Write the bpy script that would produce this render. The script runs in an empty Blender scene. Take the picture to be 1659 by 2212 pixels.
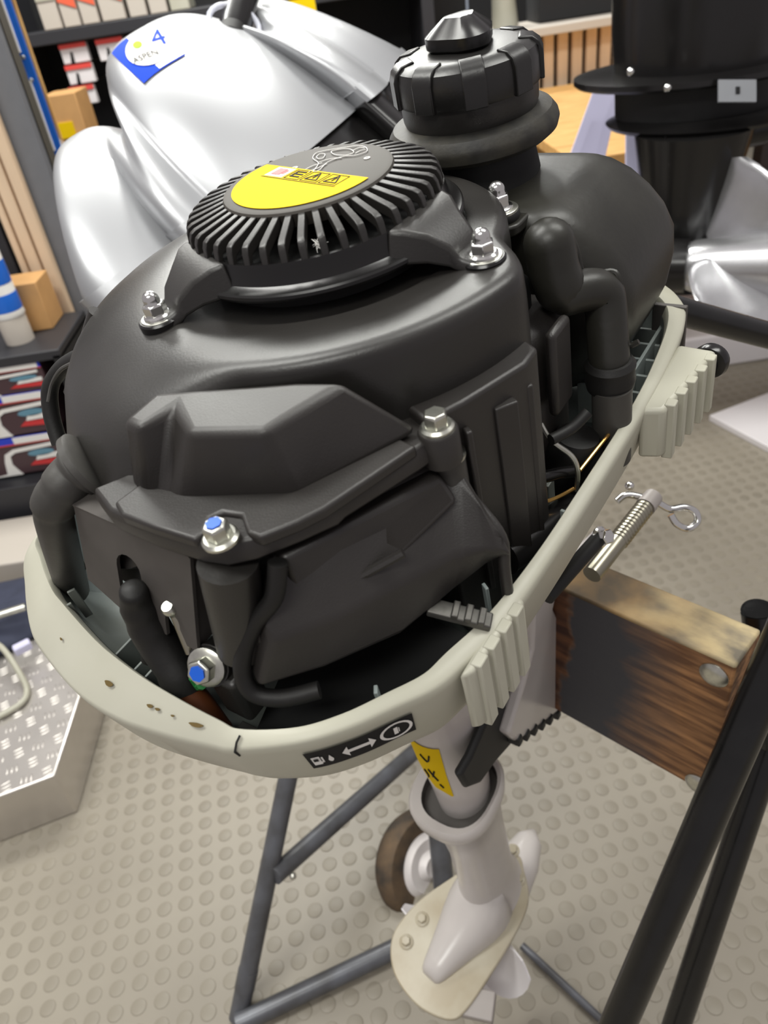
import bpy, bmesh, math, random
import numpy as np
from mathutils import Vector, Matrix
random.seed(7)
scene = bpy.context.scene
col = scene.collection
PI = math.pi
# ------------------------------------------------------------------ camera
IW, IH, FPX, CH = 1659, 2212, 1620.0, 1.20
PIT, ROL = math.radians(35.8), math.radians(8.8)
fw = np.array([0, math.cos(PIT), -math.sin(PIT)])
r0 = np.array([1.0, 0, 0]); u0 = np.array([0, math.sin(PIT), math.cos(PIT)])
CX = math.cos(ROL)*r0 - math.sin(ROL)*u0
CY = math.sin(ROL)*r0 + math.cos(ROL)*u0
CO = np.array([0, 0, CH])
cam = bpy.data.cameras.new('camera'); camo = bpy.data.objects.new('camera', cam); col.objects.link(camo)
cam.lens = FPX/IH*36.0; cam.sensor_width = 36.0; cam.sensor_fit = 'AUTO'
cam.clip_start = 0.01; cam.clip_end = 50
M = Matrix.Identity(4)
for i in range(3):
    M[i][0] = CX[i]; M[i][1] = CY[i]; M[i][2] = -fw[i]; M[i][3] = CO[i]
camo.matrix_world = M
scene.camera = camo
cam.dof.use_dof = True; cam.dof.focus_distance = 0.42; cam.dof.aperture_fstop = 11.0
# ------------------------------------------------------------------ light and exposure
scene.view_settings.view_transform = 'Standard'
scene.view_settings.look = 'None'
scene.view_settings.gamma = 1.0
scene.view_settings.use_curve_mapping = False
scene.view_settings.exposure = 0.36
world = bpy.data.worlds.new('shop_air'); scene.world = world; world.use_nodes = True
bg = world.node_tree.nodes['Background']; bg.inputs[0].default_value = (1.0, 0.93, 0.96, 1); bg.inputs[1].default_value = 0.28
def area(name, loc, target, sx, sy, power, color=(0.985, 0.985, 0.93)):
    l = bpy.data.lights.new(name, 'AREA'); l.shape = 'RECTANGLE'; l.size = sx; l.size_y = sy; l.energy = power; l.color = color
    o = bpy.data.objects.new(name, l); col.objects.link(o); o.location = loc
    d = Vector(target) - Vector(loc); o.rotation_euler = d.to_track_quat('-Z', 'Y').to_euler(); return o
for lx, ly, sx, pw in ((-.6, -.9, 1.2, 19), (-.9, .6, 1.2, 26), (.9, .5, 1.2, 18), (-.35, 2.3, 1.8, 56), (-.3, 4.1, 2.4, 90)):
    area('ceiling_panel_light', (lx, ly, 2.6), (lx, ly, 0), sx, 0.5, pw)
# ------------------------------------------------------------------ pixel -> place helpers
def ray(x, y): return fw + CX*(x-IW/2)/FPX - CY*(y-IH/2)/FPX
def atz(x, y, z):
    d = ray(x, y); return CO + d*(z-CH)/d[2]
def atd(x, y, dep): return CO + ray(x, y)*dep
def proj(p):
    v = np.asarray(p)-CO; d = v@fw
    return np.array((IW/2+FPX*(v@CX)/d, IH/2-FPX*(v@CY)/d, d))
# the motor hangs a little tilted: its own axes
mz = np.array([math.tan(math.radians(-5)), -math.tan(math.radians(6)), 1.0]); mz /= np.linalg.norm(mz)
_e1 = np.array([1.0, 0, 0])-mz*mz[0]; _e1 /= np.linalg.norm(_e1); _e2 = np.cross(mz, _e1)
mx = .62*_e1+.785*_e2; mx /= np.linalg.norm(mx); my = np.cross(mz, mx)
MO = atd(668.9, 401.3, 0.359)
def toL(p):
    q = np.asarray(p)-MO; return np.array([q@mx, q@my, q@mz])
def toW(l): return MO + mx*l[0] + my*l[1] + mz*l[2]
def L(px, py, z):
    d = ray(px, py); p0 = MO+mz*z
    return toL(CO + d*(((p0-CO)@mz)/(d@mz)))
def Ly(px, py, y):
    d = ray(px, py); p0 = MO+my*y
    return toL(CO + d*(((p0-CO)@my)/(d@my)))
def Lx(px, py, x):
    d = ray(px, py); p0 = MO+mx*x
    return toL(CO + d*(((p0-CO)@mx)/(d@mx)))
def Ld(px, py, d): return toL(atd(px, py, d))
# ------------------------------------------------------------------ mesh helpers
def V(*a): return np.array(a, float)
def unit(v):
    v = np.asarray(v, float); n = np.linalg.norm(v); return v/n if n > 1e-12 else v
def frame(z):
    z = unit(z); a = V(1, 0, 0) if abs(z[0]) < .8 else V(0, 1, 0)
    x = unit(np.cross(a, z)); return x, np.cross(z, x), z
def catmull(P, n, closed=False):
    P = [np.asarray(p, float) for p in P]; N = len(P); out = []
    segs = N if closed else N-1
    for s in range(segs):
        if closed: a, b, c, d = P[(s-1) % N], P[s], P[(s+1) % N], P[(s+2) % N]
        else: a, b, c, d = P[max(s-1, 0)], P[s], P[s+1], P[min(s+2, N-1)]
        for k in range(n):
            t = k/n
            out.append(.5*((2*b)+(-a+c)*t+(2*a-5*b+4*c-d)*t*t+(-a+3*b-3*c+d)*t**3))
    if not closed: out.append(P[-1])
    return out
def resample(P, n, closed=True):
    P = [np.asarray(p, float) for p in P]
    Q = P+[P[0]] if closed else P
    seg = [np.linalg.norm(Q[i+1]-Q[i]) for i in range(len(Q)-1)]; T = sum(seg); out = []
    for k in range(n):
        s = T*k/(n if closed else n-1); i = 0
        while i < len(seg)-1 and s > seg[i]: s -= seg[i]; i += 1
        out.append(Q[i]+(Q[i+1]-Q[i])*min(1, s/max(seg[i], 1e-12)))
    return out
class MB:
    def __init__(s): s.v = []; s.f = []
    def add(s, v, f):
        o = len(s.v); s.v += [tuple(map(float, p)) for p in v]; s.f += [tuple(i+o for i in q) for q in f]; return s
    def rings(s, R, cap0=True, cap1=True, closed=True):
        n = len(R[0]); v = [p for r in R for p in r]; f = []
        for i in range(len(R)-1):
            for j in range(n if closed else n-1):
                k = (j+1) % n; f.append((i*n+j, i*n+k, (i+1)*n+k, (i+1)*n+j))
        if cap0 and closed: f.append(tuple(range(n-1, -1, -1)))
        if cap1 and closed: f.append(tuple((len(R)-1)*n+j for j in range(n)))
        return s.add(v, f)
    def box(s, c, d, ax=None):
        ax = ax if ax is not None else (V(1, 0, 0), V(0, 1, 0), V(0, 0, 1)); c = np.asarray(c, float)
        v = [c+ax[0]*d[0]/2*i+ax[1]*d[1]/2*j+ax[2]*d[2]/2*k for k in (-1, 1) for i, j in ((-1, -1), (1, -1), (1, 1), (-1, 1))]
        return s.add(v, [(3, 2, 1, 0), (4, 5, 6, 7), (0, 1, 5, 4), (1, 2, 6, 5), (2, 3, 7, 6), (3, 0, 4, 7)])
    def tube(s, P, r, n=16, caps=True, closed=False):
        P = [np.asarray(p, float) for p in P]; N = len(P)
        rr = r if isinstance(r, (list, tuple)) else [r]*N
        T = []
        for i in range(N):
            a = P[(i-1) % N] if (closed or i > 0) else P[i]; b = P[(i+1) % N] if (closed or i < N-1) else P[i]
            T.append(unit(b-a))
        x, y, _ = frame(T[0]); R = []
        for i in range(N):
            x = unit(x-T[i]*(x@T[i])); y = np.cross(T[i], x)
            R.append([P[i]+(x*math.cos(2*PI*k/n)+y*math.sin(2*PI*k/n))*rr[i] for k in range(n)])
        if closed: R.append(R[0]); return s.rings(R, False, False)
        return s.rings(R, caps, caps)
    def capsule(s, P, r, n=20, m=6):
        P = [np.asarray(p, float) for p in P]; N = len(P); rr = list(r) if isinstance(r, (list, tuple)) else [r]*N
        a, b = unit(P[0]-P[1]), unit(P[-1]-P[-2]); Q = []; q = []
        for k in range(m): t = PI/2*(1-k/m); Q.append(P[0]+a*rr[0]*math.sin(t)); q.append(max(rr[0]*math.cos(t), rr[0]*.04))
        Q += P; q += rr
        for k in range(1, m+1): t = PI/2*k/m; Q.append(P[-1]+b*rr[-1]*math.sin(t)); q.append(max(rr[-1]*math.cos(t), rr[-1]*.04))
        return s.tube(Q, q, n)
    def lathe(s, prof, c=(0, 0, 0), z=(0, 0, 1), n=48, a0=0, a1=2*PI, x=None, caps=True):
        X, Y, Z = frame(z)
        if x is not None: X = unit(np.asarray(x, float)-Z*(np.asarray(x, float)@Z)); Y = np.cross(Z, X)
        c = np.asarray(c, float); full = abs(a1-a0-2*PI) < 1e-6; m = n if full else n+1
        R = [[c+Z*h+(X*math.cos(a0+(a1-a0)*k/n)+Y*math.sin(a0+(a1-a0)*k/n))*r for k in range(m)] for r, h in prof]
        return s.rings(R, full and caps, full and caps, closed=full)
    def prism(s, poly, h0, h1, c=(0, 0, 0), ax=None):
        ax = ax if ax is not None else (V(1, 0, 0), V(0, 1, 0), V(0, 0, 1)); c = np.asarray(c, float)
        a = [c+ax[0]*p[0]+ax[1]*p[1]+ax[2]*h0 for p in poly]; b = [c+ax[0]*p[0]+ax[1]*p[1]+ax[2]*h1 for p in poly]
        return s.rings([a, b])
    def sphere(s, c, r, n=16, sc=(1, 1, 1)):
        prof = [(math.cos(t)*1.0, math.sin(t)) for t in np.linspace(-PI/2+.05, PI/2-.05, n)]
        R = [[np.asarray(c)+V(r*sc[0]*p*math.cos(2*PI*k/(2*n)), r*sc[1]*p*math.sin(2*PI*k/(2*n)), r*sc[2]*h) for k in range(2*n)] for p, h in prof]
        return s.rings(R)
    def mesh(s, name, sharp=40):
        me = bpy.data.meshes.new(name); bm = bmesh.new()
        vs = [bm.verts.new(p) for p in s.v]
        for q in s.f:
            try: bm.faces.new([vs[i] for i in q])
            except ValueError: pass
        bmesh.ops.remove_doubles(bm, verts=bm.verts, dist=1e-6)
        bmesh.ops.recalc_face_normals(bm, faces=bm.faces)
        bm.to_mesh(me); bm.free()
        me.polygons.foreach_set('use_smooth', [True]*len(me.polygons))
        if sharp is not None: me.set_sharp_from_angle(angle=math.radians(sharp))
        return me
    def build(s, name, mat, parent=None, bevel=0, seg=3, sub=0, sharp=40, label=None, kind=None, limit=30):
        me = s.mesh(name, sharp); me.materials.append(mat)
        o = bpy.data.objects.new(name, me); col.objects.link(o)
        if parent is not None: o.parent = parent
        if bevel:
            b = o.modifiers.new('bevel', 'BEVEL'); b.width = bevel; b.segments = seg; b.limit_method = 'ANGLE'; b.angle_limit = math.radians(limit); b.use_clamp_overlap = True
            b.harden_normals = False
        if sub:
            q = o.modifiers.new('sub', 'SUBSURF'); q.levels = sub; q.render_levels = sub
        if label: o['label'] = label
        if kind: o['kind'] = kind
        return o
def tag(o, label, cat=None, group=None, kind=None):
    o['label'] = label
    if cat: o['category'] = cat
    if group: o['group'] = group
    if kind: o['kind'] = kind
    return o
def empty(name, loc=(0, 0, 0), mat=None):
    o = bpy.data.objects.new(name, None); col.objects.link(o); o.empty_display_size = .05
    if mat is not None: o.matrix_world = mat
    else: o.location = loc
    return o
def share(src, name, parent, mat=None):
    c = src.copy(); c.name = name; col.objects.link(c); c.parent = parent
    if mat is not None: c.matrix_local = mat
    return c
def text_pts(body, size):
    cu = bpy.data.curves.new('t', 'FONT'); cu.body = body; cu.size = size; cu.align_x = 'CENTER'; cu.align_y = 'CENTER'; cu.fill_mode = 'FRONT'; cu.resolution_u = 3
    o = bpy.data.objects.new('t', cu); col.objects.link(o)
    dg = bpy.context.evaluated_depsgraph_get(); me = bpy.data.meshes.new_from_object(o.evaluated_get(dg))
    v = [tuple(p.co) for p in me.vertices]; f = [tuple(p.vertices) for p in me.polygons]
    bpy.data.objects.remove(o); bpy.data.meshes.remove(me); bpy.data.curves.remove(cu)
    return v, f
# ------------------------------------------------------------------ materials
def lin(c): return tuple((x/255/12.92 if x/255 <= .04045 else ((x/255+.055)/1.055)**2.4) for x in c)
def mat(name, c, rough=.5, metal=0.0, spec=.5, var=0.0, vs=30, bump=0.0, bs=200, c2=None, coat=0, rvar=0.0, stretch=None, emit=0):
    m = bpy.data.materials.new(name); m.use_nodes = True; nt = m.node_tree; b = nt.nodes['Principled BSDF']
    a = lin(c); b.inputs['Base Color'].default_value = (*a, 1); b.inputs['Roughness'].default_value = rough
    b.inputs['Metallic'].default_value = metal; b.inputs['Specular IOR Level'].default_value = spec
    if coat: b.inputs['Coat Weight'].default_value = coat; b.inputs['Coat Roughness'].default_value = .1
    tc = nt.nodes.new('ShaderNodeTexCoord'); mp = nt.nodes.new('ShaderNodeMapping'); nt.links.new(tc.outputs['Object'], mp.inputs[0])
    if stretch: mp.inputs['Scale'].default_value = stretch
    if var or c2 or rvar:
        n = nt.nodes.new('ShaderNodeTexNoise'); n.inputs['Scale'].default_value = vs; n.inputs['Detail'].default_value = 5; nt.links.new(mp.outputs[0], n.inputs['Vector'])
        r = nt.nodes.new('ShaderNodeValToRGB'); r.color_ramp.elements[0].position = .35; r.color_ramp.elements[1].position = .68
        d = lin(c2) if c2 else tuple(x*(1-var) for x in a)
        r.color_ramp.elements[0].color = (*d, 1); r.color_ramp.elements[1].color = (*(tuple(min(1, x*(1+var)) for x in a)), 1)
        nt.links.new(n.outputs['Fac'], r.inputs[0]); nt.links.new(r.outputs[0], b.inputs['Base Color'])
        if rvar:
            mr = nt.nodes.new('ShaderNodeMapRange'); mr.inputs['To Min'].default_value = max(.05, rough-rvar); mr.inputs['To Max'].default_value = rough+rvar
            nt.links.new(n.outputs['Fac'], mr.inputs['Value']); nt.links.new(mr.outputs[0], b.inputs['Roughness'])
    if bump:
        n2 = nt.nodes.new('ShaderNodeTexNoise'); n2.inputs['Scale'].default_value = bs; n2.inputs['Detail'].default_value = 3; nt.links.new(mp.outputs[0], n2.inputs['Vector'])
        bp = nt.nodes.new('ShaderNodeBump'); bp.inputs['Strength'].default_value = bump; bp.inputs['Distance'].default_value = .001
        nt.links.new(n2.outputs['Fac'], bp.inputs['Height']); nt.links.new(bp.outputs[0], b.inputs['Normal'])
    if emit:
        b.inputs['Emission Color'].default_value = (*a, 1); b.inputs['Emission Strength'].default_value = emit
    return m
def clear(name, c=(240, 242, 255), rough=.12, alpha=.3):
    m = bpy.data.materials.new(name); m.use_nodes = True; nt = m.node_tree; b = nt.nodes['Principled BSDF']
    b.inputs['Base Color'].default_value = (*lin(c), 1); b.inputs['Roughness'].default_value = rough; b.inputs['Alpha'].default_value = alpha
    return m
K = {}
K['cap'] = mat('cap_plastic', (26, 25, 24), .33, spec=.6, rvar=.06, vs=20, bump=.06, bs=700)
K['plastic'] = mat('black_plastic', (37, 35, 33), .39, spec=.6, var=.12, vs=18, rvar=.07, bump=.08, bs=900)
K['matte'] = mat('matte_black_plastic', (40, 37, 35), .44, spec=.6, var=.1, vs=25, rvar=.06, bump=.12, bs=1200)
K['gloss'] = mat('gloss_black_plastic', (22, 21, 21), .24, spec=.5, rvar=.06, vs=14)
K['rubber'] = mat('black_rubber', (24, 23, 22), .55, spec=.4, var=.15, vs=40, bump=.1, bs=500)
K['greyrubber'] = mat('worn_grey_rubber', (62, 60, 57), .5, spec=.5, var=.2, vs=30, bump=.1, bs=300)
K['tank'] = mat('tank_plastic', (35, 34, 29), .40, spec=.5, var=.2, vs=22, rvar=.1, bump=.12, bs=220)
K['dusty'] = mat('dusty_black_plastic', (56, 53, 45), .55, c2=(28, 27, 25), vs=60, bump=.2, bs=300)
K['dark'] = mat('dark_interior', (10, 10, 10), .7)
K['shield'] = mat('heat_shield_steel', (78, 74, 71), .55, metal=.2, var=.08, vs=60, bump=.06, bs=1500)
K['cream'] = mat('cream_grey_paint', (180, 178, 164), .45, c2=(170, 168, 151), vs=9, bump=.05, bs=300)
K['cowl'] = mat('grey_cowl_paint', (158, 151, 147), .38, var=.04, vs=20, bump=.05, bs=500)
K['cowlin'] = mat('cowl_inner_plastic', (140, 150, 150), .45, c2=(112, 116, 110), vs=14)
K['leverm'] = mat('dark_lever_steel', (92, 90, 86), .4, metal=.6, var=.3, vs=90)
K['legp'] = mat('grey_leg_paint', (196, 190, 186), .24, var=.05, vs=15, spec=.6)
K['platep'] = mat('stained_grey_paint', (184, 177, 158), .30, c2=(164, 152, 128), vs=18, spec=.5)
K['dirt'] = mat('brown_dirt', (96, 78, 36), .7)
K['blackpaint'] = mat('worn_black_bracket', (26, 26, 26), .6, var=.2, vs=20)
K['chrome'] = mat('zinc_steel', (225, 225, 222), .16, metal=1)
K['zinc'] = mat('dull_zinc', (205, 205, 195), .32, metal=1, var=.1, vs=200)
K['steel'] = mat('brushed_steel', (170, 166, 150), .3, metal=1)
K['brass'] = mat('brass_rod', (226, 178, 105), .28, metal=.9)
K['yellow'] = mat('yellow_sticker', (224, 188, 8), .75, spec=.15)
K['white'] = mat('white_print', (226, 224, 220), .75, spec=.2)
K['redp'] = mat('red_print', (196, 50, 52), .5)
K['bluep'] = mat('blue_print', (16, 62, 190), .8, spec=.15)
K['inkk'] = mat('black_print', (24, 24, 26), .7, spec=.2)
K['greenp'] = mat('green_print', (150, 196, 50), .8, spec=.15)
K['bluepaint'] = mat('blue_paint_mark', (22, 92, 205), .4)
K['brownp'] = mat('brown_ignition_plastic', (96, 52, 26), .5, var=.2, vs=40)
K['greenw'] = mat('green_wire', (30, 110, 50), .5)
K['labelk'] = mat('label_grey', (62, 58, 53), .6, spec=.3)
K['silver'] = mat('silver_metallic_paint', (158, 159, 162), .40, metal=.5, coat=.15, spec=.5)
K['film'] = clear('clear_plastic_film', alpha=.22)
K['tubeblk'] = mat('black_powder_coat', (17, 17, 17), .26, spec=.5, var=.2, vs=40, rvar=.08)
K['tubegry'] = mat('worn_grey_tube', (104, 106, 112), .36, metal=.3, c2=(84, 84, 86), vs=25)
def wood_mat():
    m = mat('stained_board', (150, 118, 78), .7); nt = m.node_tree; b = nt.nodes['Principled BSDF']
    tc = nt.nodes.new('ShaderNodeTexCoord')
    def noise(scale, sc, det=4):
        mp = nt.nodes.new('ShaderNodeMapping'); mp.inputs['Scale'].default_value = sc; nt.links.new(tc.outputs['Object'], mp.inputs[0])
        n = nt.nodes.new('ShaderNodeTexNoise'); n.inputs['Scale'].default_value = scale; n.inputs['Detail'].default_value = det; nt.links.new(mp.outputs[0], n.inputs['Vector']); return n
    def ramp(n, a, ca, bb, cb):
        r = nt.nodes.new('ShaderNodeValToRGB'); r.color_ramp.elements[0].position = a; r.color_ramp.elements[1].position = bb
        r.color_ramp.elements[0].color = (*lin(ca), 1); r.color_ramp.elements[1].color = (*lin(cb), 1); nt.links.new(n, r.inputs[0]); return r
    grain = ramp(noise(14, (1, 6, 9)).outputs['Fac'], .38, (104, 70, 44), .66, (178, 130, 86))
    oil = ramp(noise(11, (1, 1, 1)).outputs['Fac'], .42, (48, 46, 48), .6, (140, 98, 60))
    sep = nt.nodes.new('ShaderNodeSeparateXYZ'); nt.links.new(tc.outputs['Object'], sep.inputs[0])
    n3 = noise(22, (1, 1, 1)); ad = nt.nodes.new('ShaderNodeMath'); ad.operation = 'MULTIPLY_ADD'; ad.inputs[1].default_value = .07; nt.links.new(n3.outputs['Fac'], ad.inputs[0]); nt.links.new(sep.outputs['X'], ad.inputs[2])
    # a large dark grey oil stain across the middle of the face, dark brown soaked wood towards the clamp
    def band(lo, hi, soft):
        r = nt.nodes.new('ShaderNodeValToRGB'); e = r.color_ramp.elements; mr = nt.nodes.new('ShaderNodeMapRange'); mr.inputs['From Min'].default_value = -.2; mr.inputs['From Max'].default_value = .3
        nt.links.new(ad.outputs[0], mr.inputs['Value']); nt.links.new(mr.outputs[0], r.inputs[0])
        f = lambda x: (x+.2)/.5
        e[0].position = max(0, f(lo-soft[0])); e[0].color = (0, 0, 0, 1); e[1].position = f(lo); e[1].color = (1, 1, 1, 1)
        q = r.color_ramp.elements.new(f(hi)); q.color = (1, 1, 1, 1); q = r.color_ramp.elements.new(f(hi+soft[1])); q.color = (0, 0, 0, 1); return r
    def mix(fac, A, B):
        m2 = nt.nodes.new('ShaderNodeMix'); m2.data_type = 'RGBA'; nt.links.new(fac, m2.inputs['Factor'])
        for s, k in ((A, 6), (B, 7)):
            if isinstance(s, tuple): m2.inputs[k].default_value = (*lin(s), 1)
            else: nt.links.new(s, m2.inputs[k])
        return m2.outputs[2]
    c1 = mix(band(-.2, .118, (.001, .014)).outputs[0], grain.outputs[0], ramp(noise(16, (1, 2, 5)).outputs['Fac'], .4, (62, 34, 22), .65, (112, 72, 44)).outputs[0])
    c2 = mix(band(.128, .178, (.008, .06)).outputs[0], c1, (66, 66, 70))
    # the sawn top edge: pale with dark blotches
    gN = nt.nodes.new('ShaderNodeMath'); gN.operation = 'GREATER_THAN'; gN.inputs[1].default_value = -.0025; nt.links.new(sep.outputs['Z'], gN.inputs[0])
    tx = nt.nodes.new('ShaderNodeMapRange'); tx.inputs['From Min'].default_value = .17; tx.inputs['From Max'].default_value = .275; nt.links.new(ad.outputs[0], tx.inputs['Value'])
    topc = mix(tx.outputs[0], ramp(noise(20, (1, 1, 1)).outputs['Fac'], .4, (70, 56, 36), .66, (120, 92, 52)).outputs[0], ramp(noise(20, (1, 2, 1)).outputs['Fac'], .36, (120, 112, 98), .6, (206, 186, 142)).outputs[0])
    nt.links.new(mix(gN.outputs[0], c2, topc), b.inputs['Base Color'])
    bp = nt.nodes.new('ShaderNodeBump'); bp.inputs['Strength'].default_value = .5; bp.inputs['Distance'].default_value = .001; nt.links.new(noise(20, (1, 6, 9)).outputs['Fac'], bp.inputs['Height']); nt.links.new(bp.outputs[0], b.inputs['Normal'])
    return m
K['board'] = wood_mat()
K['floor'] = mat('grey_stud_rubber', (150, 143, 130), .40, c2=(138, 131, 119), vs=3, spec=.35, bump=.1, bs=120, rvar=.08)
K['studtop'] = mat('darker_stud_rubber', (136, 129, 116), .42, var=.06, vs=8, spec=.35, bump=.1, bs=150)  # studs slightly darker than the floor between them
K['alu'] = mat('aluminium_tread_plate', (205, 200, 194), .3, metal=.75, var=.06, vs=10)
K['slat'] = mat('pale_oak_slat', (226, 200, 170), .55, var=.06, vs=40, stretch=(1, 1, .1))
K['slatback'] = mat('black_slat_backing', (30, 30, 32), .8)
K['panelgrey'] = mat('dark_grey_panel', (112, 114, 119), .5, var=.03)
K['charcoal'] = mat('charcoal_shelf_metal', (44, 44, 48), .45)
K['blackwall'] = mat('black_backboard', (20, 20, 22), .7)
K['card'] = mat('brown_cardboard', (196, 150, 96), .7, var=.06, vs=20)
K['plank'] = mat('yellow_pine', (222, 178, 112), .6, c2=(196, 146, 84), vs=12, stretch=(1, 8, 1))
K['lilac'] = mat('lilac_sheet', (206, 204, 232), .45)
K['whitep'] = mat('white_box_paint', (222, 218, 220), .5)
K['stainless'] = mat('stainless_propeller', (200, 200, 202), .26, metal=.85, var=.05, vs=20)
K['navy'] = mat('navy_cloth', (52, 56, 74), .85, var=.2, vs=12, bump=.3, bs=60)
K['tyre'] = mat('muddy_tyre', (104, 84, 62), .8, c2=(62, 54, 46), vs=30, bump=.4, bs=150)
K['whitebag'] = mat('white_plastic_hub', (232, 226, 224), .35, var=.05)
K['redbox'] = mat('orange_red_carton', (222, 96, 66), .5)
K['greybox'] = mat('grey_carton', (186, 178, 168), .55)
K['bluebox'] = mat('light_blue_carton', (96, 160, 210), .5)
K['redband'] = mat('red_carton_band', (214, 70, 64), .5)
K['deepblue'] = mat('deep_blue_carton', (36, 60, 190), .45)
K['maroon'] = mat('dark_photo_print', (70, 50, 54), .4)
K['teal'] = mat('teal_print', (96, 140, 160), .4)
K['cyan'] = mat('bottle_blue', (30, 104, 206), .35)
# ================================================================== SETTING
# floor with round studs (square grid found in the photo)
PITCH = .0347; YAW = math.radians(6.9)
fm = MB(); fm.add([(-4, -1.2, 0), (4, -1.2, 0), (4, 7, 0), (-4, 7, 0)], [(0, 1, 2, 3)])
floor = fm.build('floor', K['floor']); tag(floor, 'grey studded rubber floor under the motor stand', kind='structure')
def stud_mesh(me_mb, c, r=.0122, h=.0011, n=20):
    prof = [(r, 0), (r*.94, h*.8), (r*.86, h)]
    me_mb.lathe(prof, c, n=n)
ca, sa = math.cos(YAW), math.sin(YAW); ox, oy = -11.05*PITCH, 18.12*PITCH
spots = []
for i in range(-100, 120):
    for j in range(-40, 150):
        x = ox+(i*ca-j*sa)*PITCH; y = oy+(i*sa+j*ca)*PITCH
        if y < .1 or y > 4.2: continue
        p = proj((x, y, 0))
        if p[2] > .3 and -800 < p[0] < IW+800 and 500 < p[1] < IH+400: spots.append((p[2], x, y, p))
spots.sort(key=lambda t: t[0])
def shown(p):   # floor not hidden behind motor, board or plinth
    x, y = p[0], p[1]
    if 60 < x < 1480 and y < 1640-(max(0, x-640)*1.0): return False
    return 0 <= x <= IW and 0 <= y <= IH
near = [s for s in spots if shown(s[3])][:300]; nearset = set((s[1], s[2]) for s in near)
sb = MB(); stud_mesh(sb, (0, 0, 0)); sme = sb.mesh('stud', 22); sme.materials.append(K['studtop'])
for k, (d, x, y, p) in enumerate(near):
    o = bpy.data.objects.new('stud', sme); col.objects.link(o); o.parent = floor; o.location = (x, y, 0)
rest = MB()
for (d, x, y, p) in spots:
    if (x, y) not in nearset and d < 2.9: stud_mesh(rest, (x, y, 0), n=10)
rest.build('far_studs', K['studtop'], floor, kind='stuff', sharp=22)
# back wall
bw = MB(); bw.box((0, 6.05, 1.4), (9, .1, 2.8)); o = bw.build('wall_back', K['blackwall']); tag(o, 'dark back wall of the shop', kind='structure')
# ================================================================== OUTBOARD MOTOR
MM = Matrix.Identity(4)
for i in range(3):
    MM[i][0] = mx[i]; MM[i][1] = my[i]; MM[i][2] = mz[i]; MM[i][3] = MO[i]
motor = empty('outboard_motor', mat=MM)
tag(motor, 'small grey outboard motor with its top cover removed, clamped to the wooden board', 'outboard motor')
def hexbolt(name, c, z, r=.006, h=.006, flange=.0085, parent=motor, m=None, dot=None):
    c = np.asarray(c, float); z = unit(z); b = MB()
    b.lathe([(flange, 0), (flange, .0012), (flange*.85, .0022)], c, z, n=24)
    o = b.build(name, m or K['zinc'], parent)
    b = MB(); b.lathe([(r, .002), (r, h+.001), (r*.86, h+.002)], c, z, n=6); b.build('hex_head', m or K['zinc'], o, bevel=.0004, seg=2, sharp=25)
    if dot:
        b = MB(); b.lathe([(r*.62, h+.0021), (r*.62, h+.0026)], c, z, n=7); b.build('paint_mark', dot, o)
    return o
def acorn(c, z=(0, 0, 1), r=.0055, parent=motor, washer=.0085):
    c = np.asarray(c, float); b = MB()
    b.lathe([(washer, -.0012), (washer, .0), (washer*.96, .0003)], c, z, n=28); o = b.build('acorn_nut', K['zinc'], parent)
    b = MB(); b.lathe([(r*1.25, .0), (r*1.22, .0012), (r*1.05, .002)], c, z, n=28); b.build('nut_flange', K['chrome'], o)
    b = MB(); b.lathe([(r, .0018), (r, r*1.15), (r*.86, r*1.25)], c, z, n=6); b.build('hex', K['chrome'], o, bevel=.0003, seg=2, sharp=25)
    b = MB(); R = r*.7; b.lathe([(R*1.1, r*1.2), (R, r*1.35), (R, r*1.6)]+[(R*math.cos(t), r*1.6+R*math.sin(t)) for t in np.linspace(.15, PI/2-.03, 7)], c, z, n=24); b.build('dome', K['chrome'], o)
    return o
# ---- lower cowl tray
def LXY(px, py, z): return L(px, py, z)[:2]
rim = []
for px, py, z, w in [(58, 1187, -.156, .011), (52, 1265, -.160, .016), (63, 1353, -.163, .021), (90, 1407, -.164, .0225), (163, 1494, -.164, .022), (250, 1550, -.162, .019), (350, 1585, -.159, .014), (450, 1610, -.155, .0095), (510, 1620, -.152, .0075), (640, 1607, -.150, .0065), (750, 1575, -.150, .0065), (850, 1530, -.150, .007), (940, 1488, -.150, .008)]:
    a = LXY(px, py, z); rim.append((a[0], a[1], z, w))
rim += [(-.128, -.129, -.150, .009), (-.10, -.1355, -.150, .008), (-.06, -.1385, -.150, .0065), (-.012, -.1405, -.150, .0065), (.061, -.142, -.150, .0065), (.113, -.141, -.150, .008), (.161, -.1365, -.150, .010), (.189, -.126, -.150, .012), (.212, -.102, -.150, .014), (.232, -.06, -.150, .015), (.238, 0, -.150, .015), (.232, .06, -.150, .014), (.21, .11, -.150, .013), (.16, .146, -.150, .012), (.08, .163, -.150, .010), (0, .169, -.150, .008), (-.07, .169, -.150, .007), (-.118, .163, -.152, .007)]
RC = catmull([V(*p) for p in rim], 6, True); NR = len(RC)
def inward(i):
    t = unit((RC[(i+1) % NR]-RC[i-1])[:2]); n = V(-t[1], t[0])
    return n if n@(V(0, 0)-RC[i][:2]) > 0 else -n
NI = [inward(i) for i in range(NR)]
def rring(off, zf): return [V(*(RC[i][:2]+NI[i]*off(RC[i])), zf(RC[i])) for i in range(NR)]
tray = MB()
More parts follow.
